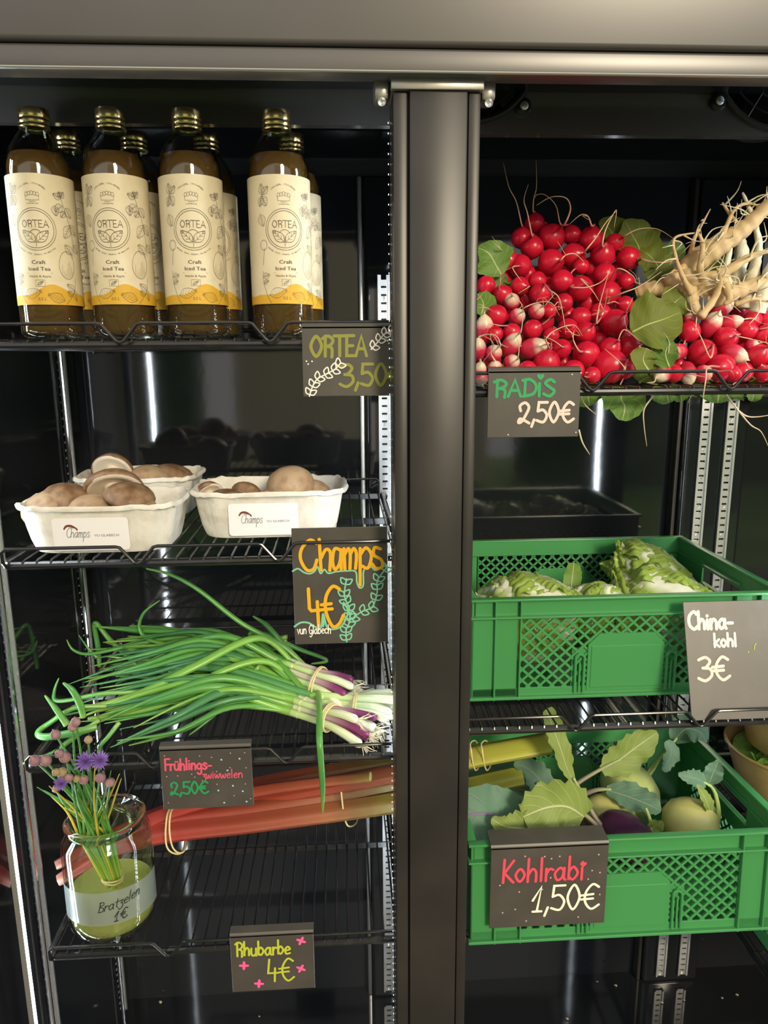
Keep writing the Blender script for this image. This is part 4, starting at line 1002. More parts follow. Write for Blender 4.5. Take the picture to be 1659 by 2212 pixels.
loop(rh, [(371, 1750, .14), (366, 1790, .118), (372, 1828, .114), (386, 1842, .115), (400, 1834, .13), (405, 1790, .2), (390, 1745, .2)])
loop(rh, [(737, 1693, .15), (738, 1720, .135), (744, 1765, .13), (754, 1785, .135), (772, 1770, .19), (768, 1700, .2), (750, 1680, .19)])
for dx in (0, 24): loop(rh, [(1016+dx, 1606, .118), (1018+dx, 1622, .107), (1022+dx, 1650, .107), (1028+dx, 1664, .115), (1036+dx, 1650, .145), (1034+dx, 1615, .146), (1026+dx, 1600, .135)], .001)

# glass jar
JX, JY, JZ = -.3095, .0585, Z_RH
jar = thing('glass_jar', (JX, JY, JZ), 'clear glass preserving jar of chives, hand-lettered Bratzelen 1€', 'jar')
oj = [(.001, .0), (.043, .0), (.050, .0035), (.0545, .012), (.0555, .022), (.0555, .112), (.0535, .124), (.0478, .133), (.0452, .136), (.0452, .1395), (.0478, .1405), (.0492, .1445), (.0478, .1485), (.0445, .1495)]
ij = [(.0415, .1485), (.0412, .139), (.0435, .1335), (.0505, .122), (.0527, .111), (.0527, .022), (.051, .012), (.046, .0062), (.001, .005)]
MB().lathe(oj+ij, 56).build('glass', M['glass'], jar, world=False, smooth=60)
MB().lathe([(.001, .0054), (.0457, .0066), (.0507, .0123), (.0524, .022), (.0524, .047), (.001, .047)], 48).build('water', M['water'], jar, world=False, smooth=60)
MB().lathe([(.0460, .1378), (.0484, .1400), (.0498, .1440), (.0496, .1470), (.0478, .1496), (.0442, .1502), (.0416, .1490)], 56).build('thick_rim', M['thickglass'], jar, world=False, smooth=60)
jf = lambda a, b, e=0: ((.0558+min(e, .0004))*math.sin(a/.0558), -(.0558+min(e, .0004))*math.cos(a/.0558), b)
mb = MB(); mb.grid(lambda u, v: (jf(-.06+.15*u, .030+v*.046+.004*math.sin(u*4)), 0, 0), 30, 2); mb.build('jar_band', M['greyband'], jar, world=False, smooth=180)  # half-clear grey band across the jar front, behind the lettering
jf2 = lambda a, b, e=0: ((.0561+min(e, .0004))*math.sin(a/.0558), -(.0561+min(e, .0004))*math.cos(a/.0558), b)
mb = MB()
for s_ in text_strokes('Bratzelen', .0005, .0535, .0135, slant=.25, squeeze=.93, rise=.14)[0]: mb.ribbon(s_, .0012, jf2)
for s_ in text_strokes('1€', .018, .0375, .0135, slant=.2, rise=.1, gap=.12)[0]: mb.ribbon(s_, .0014, jf2)
mb.build('lettering', M['p_black'], jar, world=False, smooth=0)
# chives
ch = thing('chive_bunch', (JX, JY, JZ+.006), 'bunch of flowering chives with purple heads standing in the jar', 'chives')
rcv = random.Random(5)
def chive(px, py, y, kind, r=.0055, m='chive'):
    if py < 1700: y = -.028-.25*max(y, 0)     # tall heads lean out in front of the shelf above
    tip = at(px, py, y); a = rcv.uniform(0, 6.28); q = rcv.uniform(0, 1)
    neck = Vector((JX-.008+.022*math.cos(a)*q, JY-.012+.016*math.sin(a)*q, JZ+.132)); foot = Vector((JX+.004+.012*math.cos(a)*q, JY+.004+.010*math.sin(a)*q, JZ+.045))
    mid = neck.lerp(tip, .5)+Vector((rcv.uniform(-.006, .006), rcv.uniform(-.004, .004), .006))
    mb = MB(); mb.tube(cr([foot, foot.lerp(neck, .5), neck, mid, tip], 6), [.0013, .0016, .0018, .0016, .0011] if kind else [.0012, .0016, .0018, .0014, .0004], 7)
    s = mb.build('stem', M[m], ch, smooth=180)
    d = (tip-mid).normalized()
    if kind in ('bud', 'tan'):
        e = MB(); e.lathe([(.15*r, -1.0*r), (.75*r, -.7*r), (1.0*r, -.05*r), (.8*r, .6*r), (.3*r, 1.15*r), (.04*r, 1.75*r)], 14, ribs=lambda i, k: 1+.05*(k % 2)); e.xform(Matrix.Translation(tip) @ d.to_track_quat('Z', 'Y').to_matrix().to_4x4()); e.build('bud', M['bud' if kind == 'bud' else 'budt'], s, smooth=60)
    elif kind == 'flower':
        e = MB(); Mx = Matrix.Translation(tip) @ d.to_track_quat('Z', 'Y').to_matrix().to_4x4()
        for k in range(46):
            z = 1-1.5*(k+.5)/46; az = k*2.4; h = math.sqrt(max(0, 1-z*z)); v = Vector((h*math.cos(az), h*math.sin(az), z+.25)).normalized()
            sd = v.cross(Vector((.3, .2, 1))).normalized(); b0 = v*r*.15; L = r*rcv.uniform(1.2, 1.75)
            e.add([Mx @ (b0-sd*r*.06), Mx @ (b0+sd*r*.06), Mx @ (v*L*.6+sd*r*.17), Mx @ (v*L), Mx @ (v*L*.6-sd*r*.17)], [(0, 1, 2, 3, 4)])
        e.build('flower_head', M['petal'], s, smooth=0)
for px, py, y, k, r in [(163, 1560, .02, 'bud', .0055), (157, 1570, .015, 'bud', .005), (120, 1587, .03, 'bud', .0055), (191, 1598, .04, 'tan', .0045), (76, 1643, .02, 'bud', .0062), (99, 1643, .015, 'bud', .0065), (141, 1636, .005, 'bud', .0065), (128, 1628, .03, 'bud', .005), (135, 1668, .01, 'tan', .0055), (121, 1668, .03, 'tan', .0045), (149, 1680, .02, 'bud', .005),
                        (166, 1682, .01, 'tan', .0042), (181, 1684, .0, 'bud', .0055), (217, 1680, .02, 'bud', .006), (238, 1690, .02, 'bud', .0055), (228, 1716, .01, 'bud', .0035), (120, 1705, .02, 'bud', .004),
                        (184, 1646, -.002, 'flower', .0085), (215, 1644, .03, 'flower', .0075), (132, 1694, .01, 'flower', .006)]: chive(px, py, y, k, r)
for px, py, y, m in [(80, 1700, .02, 'chive'), (95, 1707, .02, 'chive'), (106, 1698, .03, 'chivey'), (110, 1720, .03, 'chivey'), (205, 1652, .01, 'chivey'), (258, 1672, .03, 'chivey'), (240, 1665, .04, 'chive'), (262, 1682, .05, 'chivey'), (150, 1660, .03, 'chive'), (176, 1670, .04, 'chive'), (200, 1690, .04, 'chive'), (245, 1735, .02, 'chive'), (140, 1745, .02, 'chivey'), (225, 1740, .0, 'chivey'), (160, 1690, .02, 'chive'), (190, 1700, .06, 'chive'), (130, 1720, .05, 'chive'), (215, 1700, .06, 'chive'), (170, 1720, .0, 'chivey'), (185, 1715, .02, 'chive')]: chive(px, py, y, None, m=m)
band(ch, (JX+.002, JY+.0, JZ+.06), (0.05, 0.02, 1), .015, .013)
# ------------------------------------------------------------------ leaves (shared builder)
def leaf_mesh(pts, widths, up, nu=10, curl=.25, ruff=.12, teeth=0.0, seed=0, n=4, twist=0.0):
    """blade along a path; t = distance from midrib, s = along"""
    rr = random.Random(seed); P = [Vector(p) for p in cr([tuple(p) for p in pts], n)]; m = len(P)
    W = np.interp(np.linspace(0, 1, m), np.linspace(0, 1, len(widths)), widths); up = Vector(up).normalized()
    p1, p2 = rr.uniform(0, 6), rr.uniform(0, 6); V = []; T = []; S = []
    for j in range(m):
        tg = (P[min(j+1, m-1)]-P[max(j-1, 0)]).normalized(); sd = tg.cross(up)
        if sd.length < 1e-4: sd = tg.cross(Vector((1, 0, 0)))
        sd.normalize(); nn = sd.cross(tg).normalized(); v = j/(m-1)
        if twist: q = Matrix.Rotation(twist*v, 3, tg); sd = q @ sd; nn = q @ nn
        for i in range(nu+1):
            u = -1+2*i/nu; w = W[j]*(1+teeth*math.sin(v*40+p1)*abs(u)**3+teeth*.6*math.sin(v*71+p2)*abs(u)**3)
            V.append(P[j]+sd*u*w+nn*(curl*W[j]*u*u+ruff*W[j]*abs(u)**1.5*math.sin(v*13+p1+(2 if u > 0 else 0))+ruff*.5*W[j]*abs(u)*math.sin(v*29+p2)))
            T.append(max(abs(u), .001)); S.append(max(v, .001))
    w = nu+1; mb = MB()
    return mb.add(V, [(j*w+i, j*w+i+1, (j+1)*w+i+1, (j+1)*w+i) for j in range(m-1) for i in range(nu)], T, S)

# ------------------------------------------------------------------ radishes
def C4(x, y, d): return at(1000+x/2.517, 380+y/2.517, d)
unit = {}
def radish_mesh(kind):
    if kind in unit: return unit[kind]
    mb = MB(); e = 1.0 if kind[0] == 'r' else 1.55
    pr = [(.03, -1.16*e), (.10, -1.05*e), (.30, -.95*e), (.62, -.76*e), (.88, -.42*e), (1.0, 0), (.95, .34*e), (.78, .64*e), (.5, .86*e), (.26, .95*e), (.12, .97*e), (.10, 1.04*e), (.02, 1.05*e)]
    if kind[0] == 'l': pr = [(r, z/1.55*1.5) for r, z in pr]
    mb.lathe(pr, 22)
    o = mb.build('radish_template', M['radw' if kind[1] == 'w' else 'rad'], smooth=180)
    unit[kind] = o.data; bpy.data.objects.remove(o); return unit[kind]
nrad = 0; rrd = random.Random(21)
def depth(y, x):                         # heap surface: lower rows stand further forward
    q = (1080-y)/820.0; return .030+.155*max(q, 0)**1.1
def radish(x, y, r, kind='rr', root=None, tail=None, label=None, dd=0.0, group='red radishes heaped on the shelf', tl=None):
    global nrad
    nrad += 1
    d = depth(y, x)+dd+r*.00018; p = C4(x, y, d)
    R = r/2.517/FPX*(p-CAM).dot(cF)
    p.z = max(p.z, Z_RA+R*.98); p.y = max(p.y, R+.004)
    if root is None:
        a = rrd.uniform(0, 6.28); root = (math.cos(a)*.75, -rrd.uniform(.3, .9), math.sin(a)*.75-.05)
    rd = Vector(root).normalized()
    if kind[0] == 'l': R *= .86
    o = bpy.data.objects.new('radish', radish_mesh(kind)); col.objects.link(o)
    o.matrix_world = Matrix.Translation(p) @ (-rd).to_track_quat('Z', 'Y').to_matrix().to_4x4() @ Matrix.Scale(R, 4)
    e = 1.5 if kind[0] == 'l' else 1.0
    if label is None:
        base = {'r': 'round bright red radish', 'd': 'round bright red radish', 'w': 'red radish with a white root tip'}[kind[1]]
        if kind[0] == 'l': base = base.replace('round ', 'long ').replace('red radish with', 'long red radish with') if kind[1] != 'w' else 'long red radish with a white root tip'
        if tail:
            dx_, dy_ = tail[-1][0]-x, tail[-1][1]-y
            base += ' whose root stands up' if dy_ < -1.3*abs(dx_) else ' whose root hangs down' if dy_ > 1.3*abs(dx_) else ' whose root trails sideways'
            base = base.replace(' with a white root tip whose root', ' with a white tip whose root')
        if dd > .02: base = base.replace('round', 'half hidden')
        label = base+(' above the RADIS sign' if x < 1010 else ' below the white root bunch')
    props(o, label, 'radish', group)
    s0 = p+rd*R*1.08*e
    if tail: P = [s0]+[C4(*q) for q in tail]
    else:
        L = tl if tl else rrd.uniform(.012, .05); P = [s0]; dv = rd.copy(); q = s0.copy()
        for k in range(4):
            dv = (dv+Vector((rrd.uniform(-.7, .7), -.25, rrd.uniform(-.75, .45)))).normalized(); q = q+dv*L/4; P.append(q.copy())
    mb = MB(); r0 = min(max(R*.075, .0008), .00125)
    mb.tube(cr(P, 5), [r0*1.3, r0*.9, r0*.6, r0*.45, r0*.2], 6)
    if rrd.random() < .45:               # a rootlet
        k = len(P)//2; b = P[k]; mb.tube(cr([b, b+Vector((rrd.uniform(-.008, .008), -.003, rrd.uniform(-.006, .01))), b+Vector((rrd.uniform(-.016, .016), -.005, rrd.uniform(-.008, .016)))], 3), [r0*.4, r0*.15], 4, s0=.5, s1=1)
    mb.xform(o.matrix_world.inverted())
    mb.build('tap_root', M['tail' if kind[1] != 'w' else 'tailw'], o, world=False, smooth=180)
    return o
T_ = [  # x, y, r, kind, root direction, tail (photo-crop positions + depth)
 (390, 258, 55, 'rr', (0, .0, 1), [(382, 190, .18), (385, 120, .18), (400, 60, .18), (398, -85, .18)]),
 (318, 338, 58, 'rr', (0, -.2, 1), [(318, 260, .16), (290, 140, .16), (250, 60, .16), (220, -70, .16)]),
 (375, 388, 64, 'rr', (0, -.2, 1), [(375, 320, .145), (350, 200, .14), (332, 130, .14), (356, 45, .14)]),
 (480, 335, 75, 'rr', (.6, -.3, .7), [(555, 260, .14), (585, 180, .135), (560, 120, .13), (480, 115, .13), (400, 160, .13)]),
 (590, 320, 52, 'rd', (-.3, .1, 1), [(530, 260, .17), (505, 160, .17), (440, 100, .17), (385, 110, .17)]),
 (695, 345, 70, 'rr', (.1, -.3, .9), [(700, 270, .14), (680, 220, .14), (640, 212, .14), (580, 262, .14)]),
 (825, 365, 52, 'rr', (.7, -.3, .5), [(880, 325, .145), (960, 288, .14), (1060, 290, .14), (1150, 345, .13)]),
 (900, 450, 66, 'rr', (1, -.2, 0), [(975, 455, .12), (1060, 470, .115), (1140, 460, .11), (1220, 390, .11), (1260, 345, .11)]),
 (760, 430, 68, 'rr', (0, -.6, .7), [(758, 385, .11), (770, 310, .105), (800, 240, .105), (835, 185, .105), (822, 280, .10)]),
 (600, 435, 68, 'rr', (.6, -.8, .1), [(665, 408, .095), (720, 340, .09), (780, 250, .09), (835, 190, .09)]),
 (480, 470, 72, 'rr', (.5, -.9, .1), [(530, 460, .085), (560, 430, .08), (610, 425, .08), (660, 470, .08)]),
 (247, 462, 58, 'rd', (-.5, -.5, .7), [(205, 400, .125), (160, 355, .12)]),
 (310, 490, 62, 'rr', (-.2, -.9, -.1), [(270, 500, .09), (320, 575, .085)]),
 (640, 492, 46, 'rd', None, None), (770, 540, 65, 'rr', None, [(840, 505, .08), (920, 540, .08), (935, 570, .08)]),
 (890, 575, 46, 'rr', (.9, -.5, -.1), [(935, 580, .08), (985, 590, .08)]), (405, 570, 50, 'rr', None, None), (310, 600, 52, 'rr', (.5, -.8, -.1), [(360, 602, .075), (300, 640, .07)]),
 (540, 575, 65, 'rr', (.7, -.6, -.3), [(590, 605, .07), (680, 605, .06), (760, 570, .06), (800, 510, .06)]), (640, 612, 70, 'rr', (.2, -.9, .2), [(640, 560, .07), (700, 620, .06), (740, 680, .06)]),
 (420, 640, 60, 'rd', None, [(470, 620, .07), (520, 660, .06), (545, 760, .05), (560, 860, .05)]), (785, 642, 72, 'rr', None, [(860, 640, .065), (960, 600, .06), (1080, 520, .06)]),
 (125, 597, 53, 'rr', (-.4, -.5, -.8), [(80, 670, .08), (60, 690, .08)]), (215, 645, 55, 'rd', None, None), (265, 682, 46, 'rw', (-.1, -.8, .5), [(262, 640, .06), (320, 700, .055), (290, 730, .05)]),
 (180, 760, 62, 'rr', (-.6, -.6, .4), [(120, 715, .06), (75, 715, .06)]), (545, 690, 52, 'rd', None, None), (880, 700, 48, 'rd', None, None), (745, 750, 60, 'rr', (-.2, -.9, -.3), [(725, 800, .05), (745, 690, .045), (800, 500, .05)]),
 (295, 765, 46, 'rw', (.5, -.6, .5), [(330, 720, .05), (400, 690, .045), (480, 690, .04), (525, 760, .04)]), (400, 738, 46, 'rw', (.4, -.6, .5), [(440, 710, .05), (500, 640, .05)]), (470, 735, 42, 'rd', None, None),
 (820, 800, 78, 'rr', (.6, -.5, .6), [(890, 735, .045), (925, 660, .045)]), (640, 770, 58, 'rd', None, None), (570, 830, 56, 'rr', (0, -1, .2), [(560, 820, .035), (600, 860, .03), (640, 870, .03)]), (665, 850, 58, 'rr', (.5, -.5, .6), [(725, 800, .04), (735, 750, .04), (745, 720, .04)]),
 (380, 835, 55, 'rd', None, None), (265, 850, 50, 'rd', None, None), (118, 835, 62, 'lw', (-.1, -.3, 1), None), (480, 868, 45, 'rd', None, None), (175, 860, 45, 'rd', None, None),
 (85, 945, 52, 'lw', (-.1, -.4, 1), None), (167, 965, 48, 'rw', (.4, -.5, .7), [(205, 925, .03), (190, 880, .03), (150, 860, .03), (160, 920, .025)]), (262, 920, 58, 'lw', (.4, -.4, .7), [(315, 850, .035), (325, 780, .035), (325, 700, .035)]),
 (378, 938, 66, 'lw', (.8, -.5, .25), [(450, 890, .03), (500, 840, .03), (600, 810, .03), (650, 870, .03)]), (535, 940, 55, 'rr', (-.1, -.9, .2), [(540, 930, .02), (500, 900, .02), (440, 870, .02)]), (670, 972, 75, 'rr', (-.5, -.8, .2), [(630, 950, .015), (600, 890, .015), (605, 840, .02)]),
 (800, 940, 62, 'rr', (.5, -.5, .6), [(845, 890, .03), (880, 835, .03), (960, 900, .025)]), (907, 930, 60, 'rr', (.8, -.6, .2), [(960, 930, .02), (1000, 940, .02), (1040, 960, .02)]), (265, 1015, 46, 'rw', (.5, -.7, .4), [(300, 985, .02), (305, 920, .02), (280, 860, .02)]),
 (175, 1045, 42, 'rw', None, None), (455, 1015, 75, 'rr', None, None), (92, 1062, 44, 'lw', (0, -.5, .9), None), (600, 1062, 62, 'rr', None, None), (800, 1060, 95, 'rr', (.6, -.7, .3), [(870, 1080, .005), (880, 1050, .0), (850, 1010, .0), (770, 940, .0)]),
 (885, 1055, 52, 'rd', None, None), (100, 1115, 40, 'rw', (0, -.6, -.8), None), (350, 1060, 55, 'rd', None, None), (700, 1110, 48, 'rd', None, None),
 # right group
 (1230, 848, 60, 'rr', None, None), (1345, 815, 64, 'lw', (.35, -.4, .85), [(1390, 760, .05), (1440, 770, .045), (1500, 800, .045)]), (1400, 722, 56, 'lw', (.8, -.3, .5), None), (1455, 800, 50, 'lw', (.8, -.4, .25), None), (1430, 885, 66, 'rr', (.7, -.6, .3), [(1490, 870, .02), (1580, 890, .015), (1659, 910, .015)]),
 (1300, 962, 77, 'rr', (.3, -.8, .5), [(1345, 990, .005), (1300, 890, .005), (1255, 800, .01)]), (1163, 957, 54, 'lw', (-.9, -.4, -.1), [(1115, 970, .02), (1120, 900, .02), (1090, 850, .02)]), (1545, 842, 56, 'rr', None, None), (1575, 782, 50, 'rr', None, None), (1632, 862, 52, 'lr', (.5, -.3, .8), None),
 (1470, 968, 62, 'lw', (.8, -.5, -.4), [(1535, 1005, .015), (1560, 1050, .01)]), (1605, 978, 66, 'rr', None, None), (1400, 1058, 78, 'rr', (-.5, -.8, .1), [(1330, 1040, .0), (1320, 1110, -.018), (1308, 1190, -.018), (1310, 1210, -.018)]), (1222, 1080, 54, 'lw', (.0, -.5, -.9), None), (1090, 1092, 54, 'lw', (-.8, -.5, -.3), [(1040, 1120, .0), (1000, 1125, .0), (1060, 1135, .0)]),
 (1150, 1075, 50, 'rd', None, None), (1520, 1072, 56, 'rr', None, None), (1632, 1100, 50, 'rr', None, None), (1305, 1088, 50, 'rw', None, None), (1230, 775, 36, 'rw', (0, -.4, .9), [(1215, 720, .05), (1210, 680, .05)]), (1470, 1110, 46, 'rd', None, None), (1570, 920, 34, 'rw', None, None), (1650, 780, 46, 'rr', None, None), (1690, 930, 60, 'rr', None, None), (1700, 1060, 62, 'rr', None, None),
]
for a in T_: radish(*a)
for x, y, r in [(440, 540, 60), (560, 500, 60), (700, 500, 60), (700, 600, 60), (350, 540, 55), (480, 620, 60), (850, 520, 58), (680, 690, 60), (780, 700, 55), (350, 680, 55), (440, 790, 58), (560, 760, 55), (230, 740, 52), (730, 830, 58), (330, 880, 52), (470, 930, 58), (590, 900, 52), (740, 900, 55), (870, 880, 55), (160, 1000, 50), (380, 1030, 55), (540, 1020, 55), (660, 1050, 55), (720, 1020, 50), (960, 1020, 50), (880, 990, 50), (220, 560, 50), (1290, 870, 55), (1360, 900, 55), (1500, 900, 55), (1380, 980, 55), (1540, 1000, 52), (1250, 1030, 52), (1170, 1030, 50), (1480, 1030, 52), (1640, 1040, 52), (1600, 900, 50), (1500, 740, 50), (620, 380, 55), (420, 300, 50), (760, 350, 50)]:
    radish(x, y, r, 'rd', None, None, dd=.03, tl=.006)

# white root bunch behind the right-hand radishes
wr = thing('white_radish_bunch', (.50, .13, Z_RA), 'bunch of pale forked white radish roots with many rootlets', 'white radish')
def wroot(pts, rad, m='wroot', hairs=5, seed=0):
    rr = random.Random(seed); P = [C4(*p) for p in pts]; Q = cr(P, 7); ph = rr.uniform(0, 6)
    RR = list(np.interp(np.linspace(0, 1, len(Q)), np.linspace(0, 1, len(rad)), rad)); RR = [a*(1+.08*math.sin(i*1.7+ph)+.05*math.sin(i*3.1)) for i, a in enumerate(RR)]
    mb = MB(); mb.tube(Q, RR, 12); o = mb.build('root', M[m], wr, smooth=180)
    if hairs:
        e = MB()
        for k in range(hairs):
            i = rr.randrange(2, len(Q)-2); b = Vector(Q[i]); d = Vector((rr.uniform(-1, 1), rr.uniform(-.8, -.1), rr.uniform(-.5, 1))).normalized(); L = rr.uniform(.012, .045)
            c = b+d*L*.5+Vector((rr.uniform(-.006, .006), 0, rr.uniform(-.006, .006))); t2 = b+d*L+Vector((rr.uniform(-.012, .012), 0, rr.uniform(-.014, .008)))
            e.tube(cr([b, c, t2], 4), [.0013, .0007, .0002], 6)
        e.build('rootlets', M['hair'], o, smooth=180, kind='stuff')
for i, a in enumerate([
    ([(1160, 560, .11), (1260, 470, .10), (1370, 390, .09), (1480, 320, .085), (1580, 240, .08), (1690, 120, .075)], [.010, .0145, .0135, .011, .009, .006], 'wroot', 14),
    ([(1120, 540, .10), (1160, 580, .095), (1225, 620, .09), (1255, 700, .085), (1285, 770, .08)], [.009, .011, .010, .0065, .004], 'wroot', 7),
    ([(1180, 500, .10), (1240, 560, .09), (1330, 560, .085), (1430, 520, .08), (1560, 440, .075), (1660, 410, .07)], [.008, .011, .0085, .006, .004, .002], 'wroot', 9),
    ([(1280, 640, .09), (1330, 600, .085), (1400, 560, .08), (1450, 660, .07), (1420, 700, .07)], [.007, .010, .008, .004, .002], 'wroot', 6),
    ([(1330, 680, .10), (1450, 640, .09), (1560, 600, .085), (1690, 540, .08)], [.011, .010, .008, .005], 'wroot', 8),
    ([(1500, 340, .14), (1515, 420, .13), (1490, 540, .12), (1465, 690, .11)], [.006, .0085, .010, .009], 'wstalk', 2),
    ([(1420, 700, .10), (1440, 600, .10), (1430, 500, .10), (1470, 330, .10)], [.006, .0055, .0045, .002], 'wstalk', 3),
    ([(1540, 720, .10), (1560, 600, .10), (1590, 480, .095), (1610, 370, .09), (1570, 210, .085), (1520, 90, .085)], [.009, .0105, .006, .004, .003, .0012], 'wstalk', 6),
    ([(1600, 740, .09), (1640, 620, .085), (1690, 470, .08)], [.009, .0105, .006], 'wstalk', 4),
    ([(1410, 145, .085), (1460, 220, .085), (1520, 290, .08)], [.001, .0022, .0025], 'wroot', 2),
    ([(1235, 440, .10), (1255, 350, .09), (1280, 300, .09), (1345, 180, .09)], [.0035, .0025, .0018, .0006], 'wroot', 4),
    ([(1355, 420, .09), (1420, 300, .08), (1480, 180, .08), (1560, 150, .08), (1640, 180, .08)], [.0035, .0028, .002, .0016, .0008], 'wroot', 4),
    ([(940, 640, .12), (1000, 620, .115), (1080, 610, .11), (1160, 590, .105)], [.006, .0095, .010, .008], 'wroot', 4),
    ([(1300, 560, .08), (1290, 500, .075), (1305, 380, .075), (1280, 310, .075)], [.005, .004, .003, .001], 'wroot', 4),
    ([(1240, 640, .08), (1200, 560, .075), (1160, 450, .08), (1150, 340, .085), (1260, 310, .09)], [.004, .003, .002, .0016, .0008], 'wroot', 5),
    ([(1290, 770, .07), (1370, 660, .07), (1400, 560, .065), (1380, 500, .065)], [.005, .004, .003, .001], 'wroot', 4),
    ([(1480, 700, .07), (1580, 670, .065), (1690, 690, .06)], [.003, .0022, .001], 'wroot', 3)]): wroot(*a, seed=i)

# radish leaves, each a thing of its own
def rleaf(pts, widths, up, m, label, seed, stalk=True):
    P = [C4(*p) for p in pts]
    t = thing('radish_leaf', P[0], label, 'leaf', 'radish leaves on the upper shelf')
    leaf_mesh(P, widths, up, 10, .2, .14, .06, seed, 5).build('blade', M[m], t, smooth=180)
    mb = MB(); Q = cr(P, 5); nr_ = Vector(up).normalized()*.0006; mb.tube([Vector(q)-nr_ for q in Q], [.0016, .0012, .0007, .0003], 6); mb.build('midrib', M['kstemg'], t, smooth=180)
    return t
F_ = (0, -1, .25)
rleaf([(210, 540, .13), (175, 480, .13), (140, 420, .13), (80, 390, .135)], [.004, .018, .026, .024, .012, .002], F_, 'rleaf', 'fresh green radish leaf with pale rib beside the centre post', 1)
rleaf([(230, 640, .14), (200, 580, .14), (230, 540, .14)], [.006, .016, .012, .002], F_, 'rleaf', 'small green radish leaf under the fresh leaf with pale rib', 2)
rleaf([(100, 760, .09), (110, 690, .10), (80, 640, .11)], [.006, .016, .014, .003], F_, 'rleaf', 'green radish leaf showing through gaps at the post side', 3)
rleaf([(960, 480, .17), (960, 400, .175), (920, 320, .18), (880, 240, .18)], [.008, .026, .03, .022, .003], F_, 'rleafd', 'dark olive radish leaf standing up behind the radish heap', 4)
rleaf([(860, 430, .18), (830, 350, .185), (790, 280, .19), (740, 250, .19)], [.008, .02, .024, .014, .002], F_, 'rleafd', 'dark radish leaf tucked behind the standing olive leaf', 5)
rleaf([(1000, 560, .15), (1060, 500, .15), (1010, 430, .15), (960, 400, .16)], [.006, .02, .02, .004], F_, 'rleafd', 'crumpled dark radish leaf beside the topmost radishes', 6)
rleaf([(920, 850, .035), (1000, 810, .03), (1090, 780, .03), (1185, 740, .035)], [.006, .024, .034, .03, .02, .004], F_, 'rleafd', 'large flat olive radish leaf lying between the two heaps', 7)
rleaf([(1120, 1040, .02), (1100, 960, .02), (1140, 900, .02)], [.004, .014, .016, .003], (-.6, -1, 0), 'rleaf', 'folded green radish leaf below the large olive leaf', 8)
rleaf([(1010, 1060, .015), (980, 1000, .015), (1000, 940, .018)], [.005, .014, .015, .003], F_, 'rleafd', 'small olive radish leaf by the shelf rail', 9)
rleaf([(1110, 760, .08), (1150, 690, .085), (1200, 650, .085)], [.006, .018, .02, .004], F_, 'rleafd', 'dark radish leaf below the white root bunch', 10)
rleaf([(1100, 440, .17), (1150, 410, .17), (1205, 380, .17)], [.005, .012, .014, .003], F_, 'rleaf', 'blue green leaf tip at the edge of the white roots', 11)
rleaf([(1340, 590, .15), (1390, 510, .16), (1430, 430, .16)], [.006, .02, .024, .004], F_, 'rleafd', 'dark green leaf between the white roots', 12)
rleaf([(1620, 800, .09), (1650, 740, .09), (1690, 700, .09)], [.005, .012, .014, .003], F_, 'rleaf', 'green leaf tip beside the white roots and the shelf edge', 13)
rleaf([(870, 1150, .05), (860, 1210, .045), (880, 1260, .04), (865, 1330, .04)], [.012, .024, .026, .02, .004], F_, 'rleaf', 'broad green radish leaf hanging longest below the shelf', 14)
rleaf([(690, 1150, .05), (680, 1200, .045), (690, 1250, .045)], [.02, .024, .018, .004], F_, 'rleaf', 'green radish leaf hanging below the shelf beside the RADIS sign', 15)
rleaf([(1120, 1150, .04), (1110, 1190, .04), (1120, 1235, .04)], [.02, .022, .016, .004], F_, 'rleaf', 'green radish leaf hanging through the shelf wires', 16)
rleaf([(1200, 1150, .05), (1185, 1190, .045), (1190, 1225, .045)], [.014, .016, .012, .003], F_, 'rleaf', 'small green radish leaf hanging through the shelf wires', 17)
rleaf([(1400, 1150, .05), (1390, 1190, .045), (1385, 1235, .045)], [.026, .03, .022, .004], F_, 'rleaf', 'wide green radish leaf hanging beside the slotted rails', 18)
rleaf([(1575, 1150, .05), (1580, 1190, .045), (1570, 1225, .045)], [.012, .012, .009, .003], F_, 'rleaf', 'narrow green radish leaf hanging beyond the slotted rails', 19)
for i, (x, y) in enumerate([(200, 1090), (420, 1100), (960, 1110), (1060, 1100), (1250, 1110), (1560, 1110)]):
    rleaf([(x, y+10, .06), (x+60, y-20, .07), (x+130, y-10, .08)], [.01, .022, .02, .004], (0, -.5, 1), 'rleafd' if i % 2 else 'rleaf', 'radish leaf crushed flat under the radishes', 30+i)
# loose root threads hanging through the shelf
def thread(pts, label, i):
    P = [C4(*p) for p in pts]; mb = MB(); mb.tube(cr(P, 6), [.0011, .001, .0007, .0003], 6); o = mb.build('root_thread', M['tailw'], smooth=180, loc=P[0]); props(o, label, 'root', 'root threads hanging below the radish shelf')
thread([(1050, 1150, .02), (1030, 1200, .02), (985, 1270, .02), (985, 1360, .02), (1000, 1470, .02)], 'long curved root thread hanging below the radish shelf', 1)
thread([(630, 1170, .03), (660, 1240, .03), (720, 1295, .03)], 'short root thread hanging behind the RADIS sign', 2)
thread([(630, 1380, -.002), (650, 1450, -.002), (690, 1515, -.002)], 'thin root thread dangling below the RADIS sign', 3)
thread([(1410, 1160, .03), (1470, 1240, .03), (1560, 1350, .03), (1620, 1390, .03), (1660, 1470, .03)], 'long straggling root thread crossing the slotted rails', 4)
thread([(1490, 1270, .03), (1540, 1305, .03), (1600, 1310, .03), (1700, 1295, .03)], 'root thread branching sideways over the slotted rails', 5)
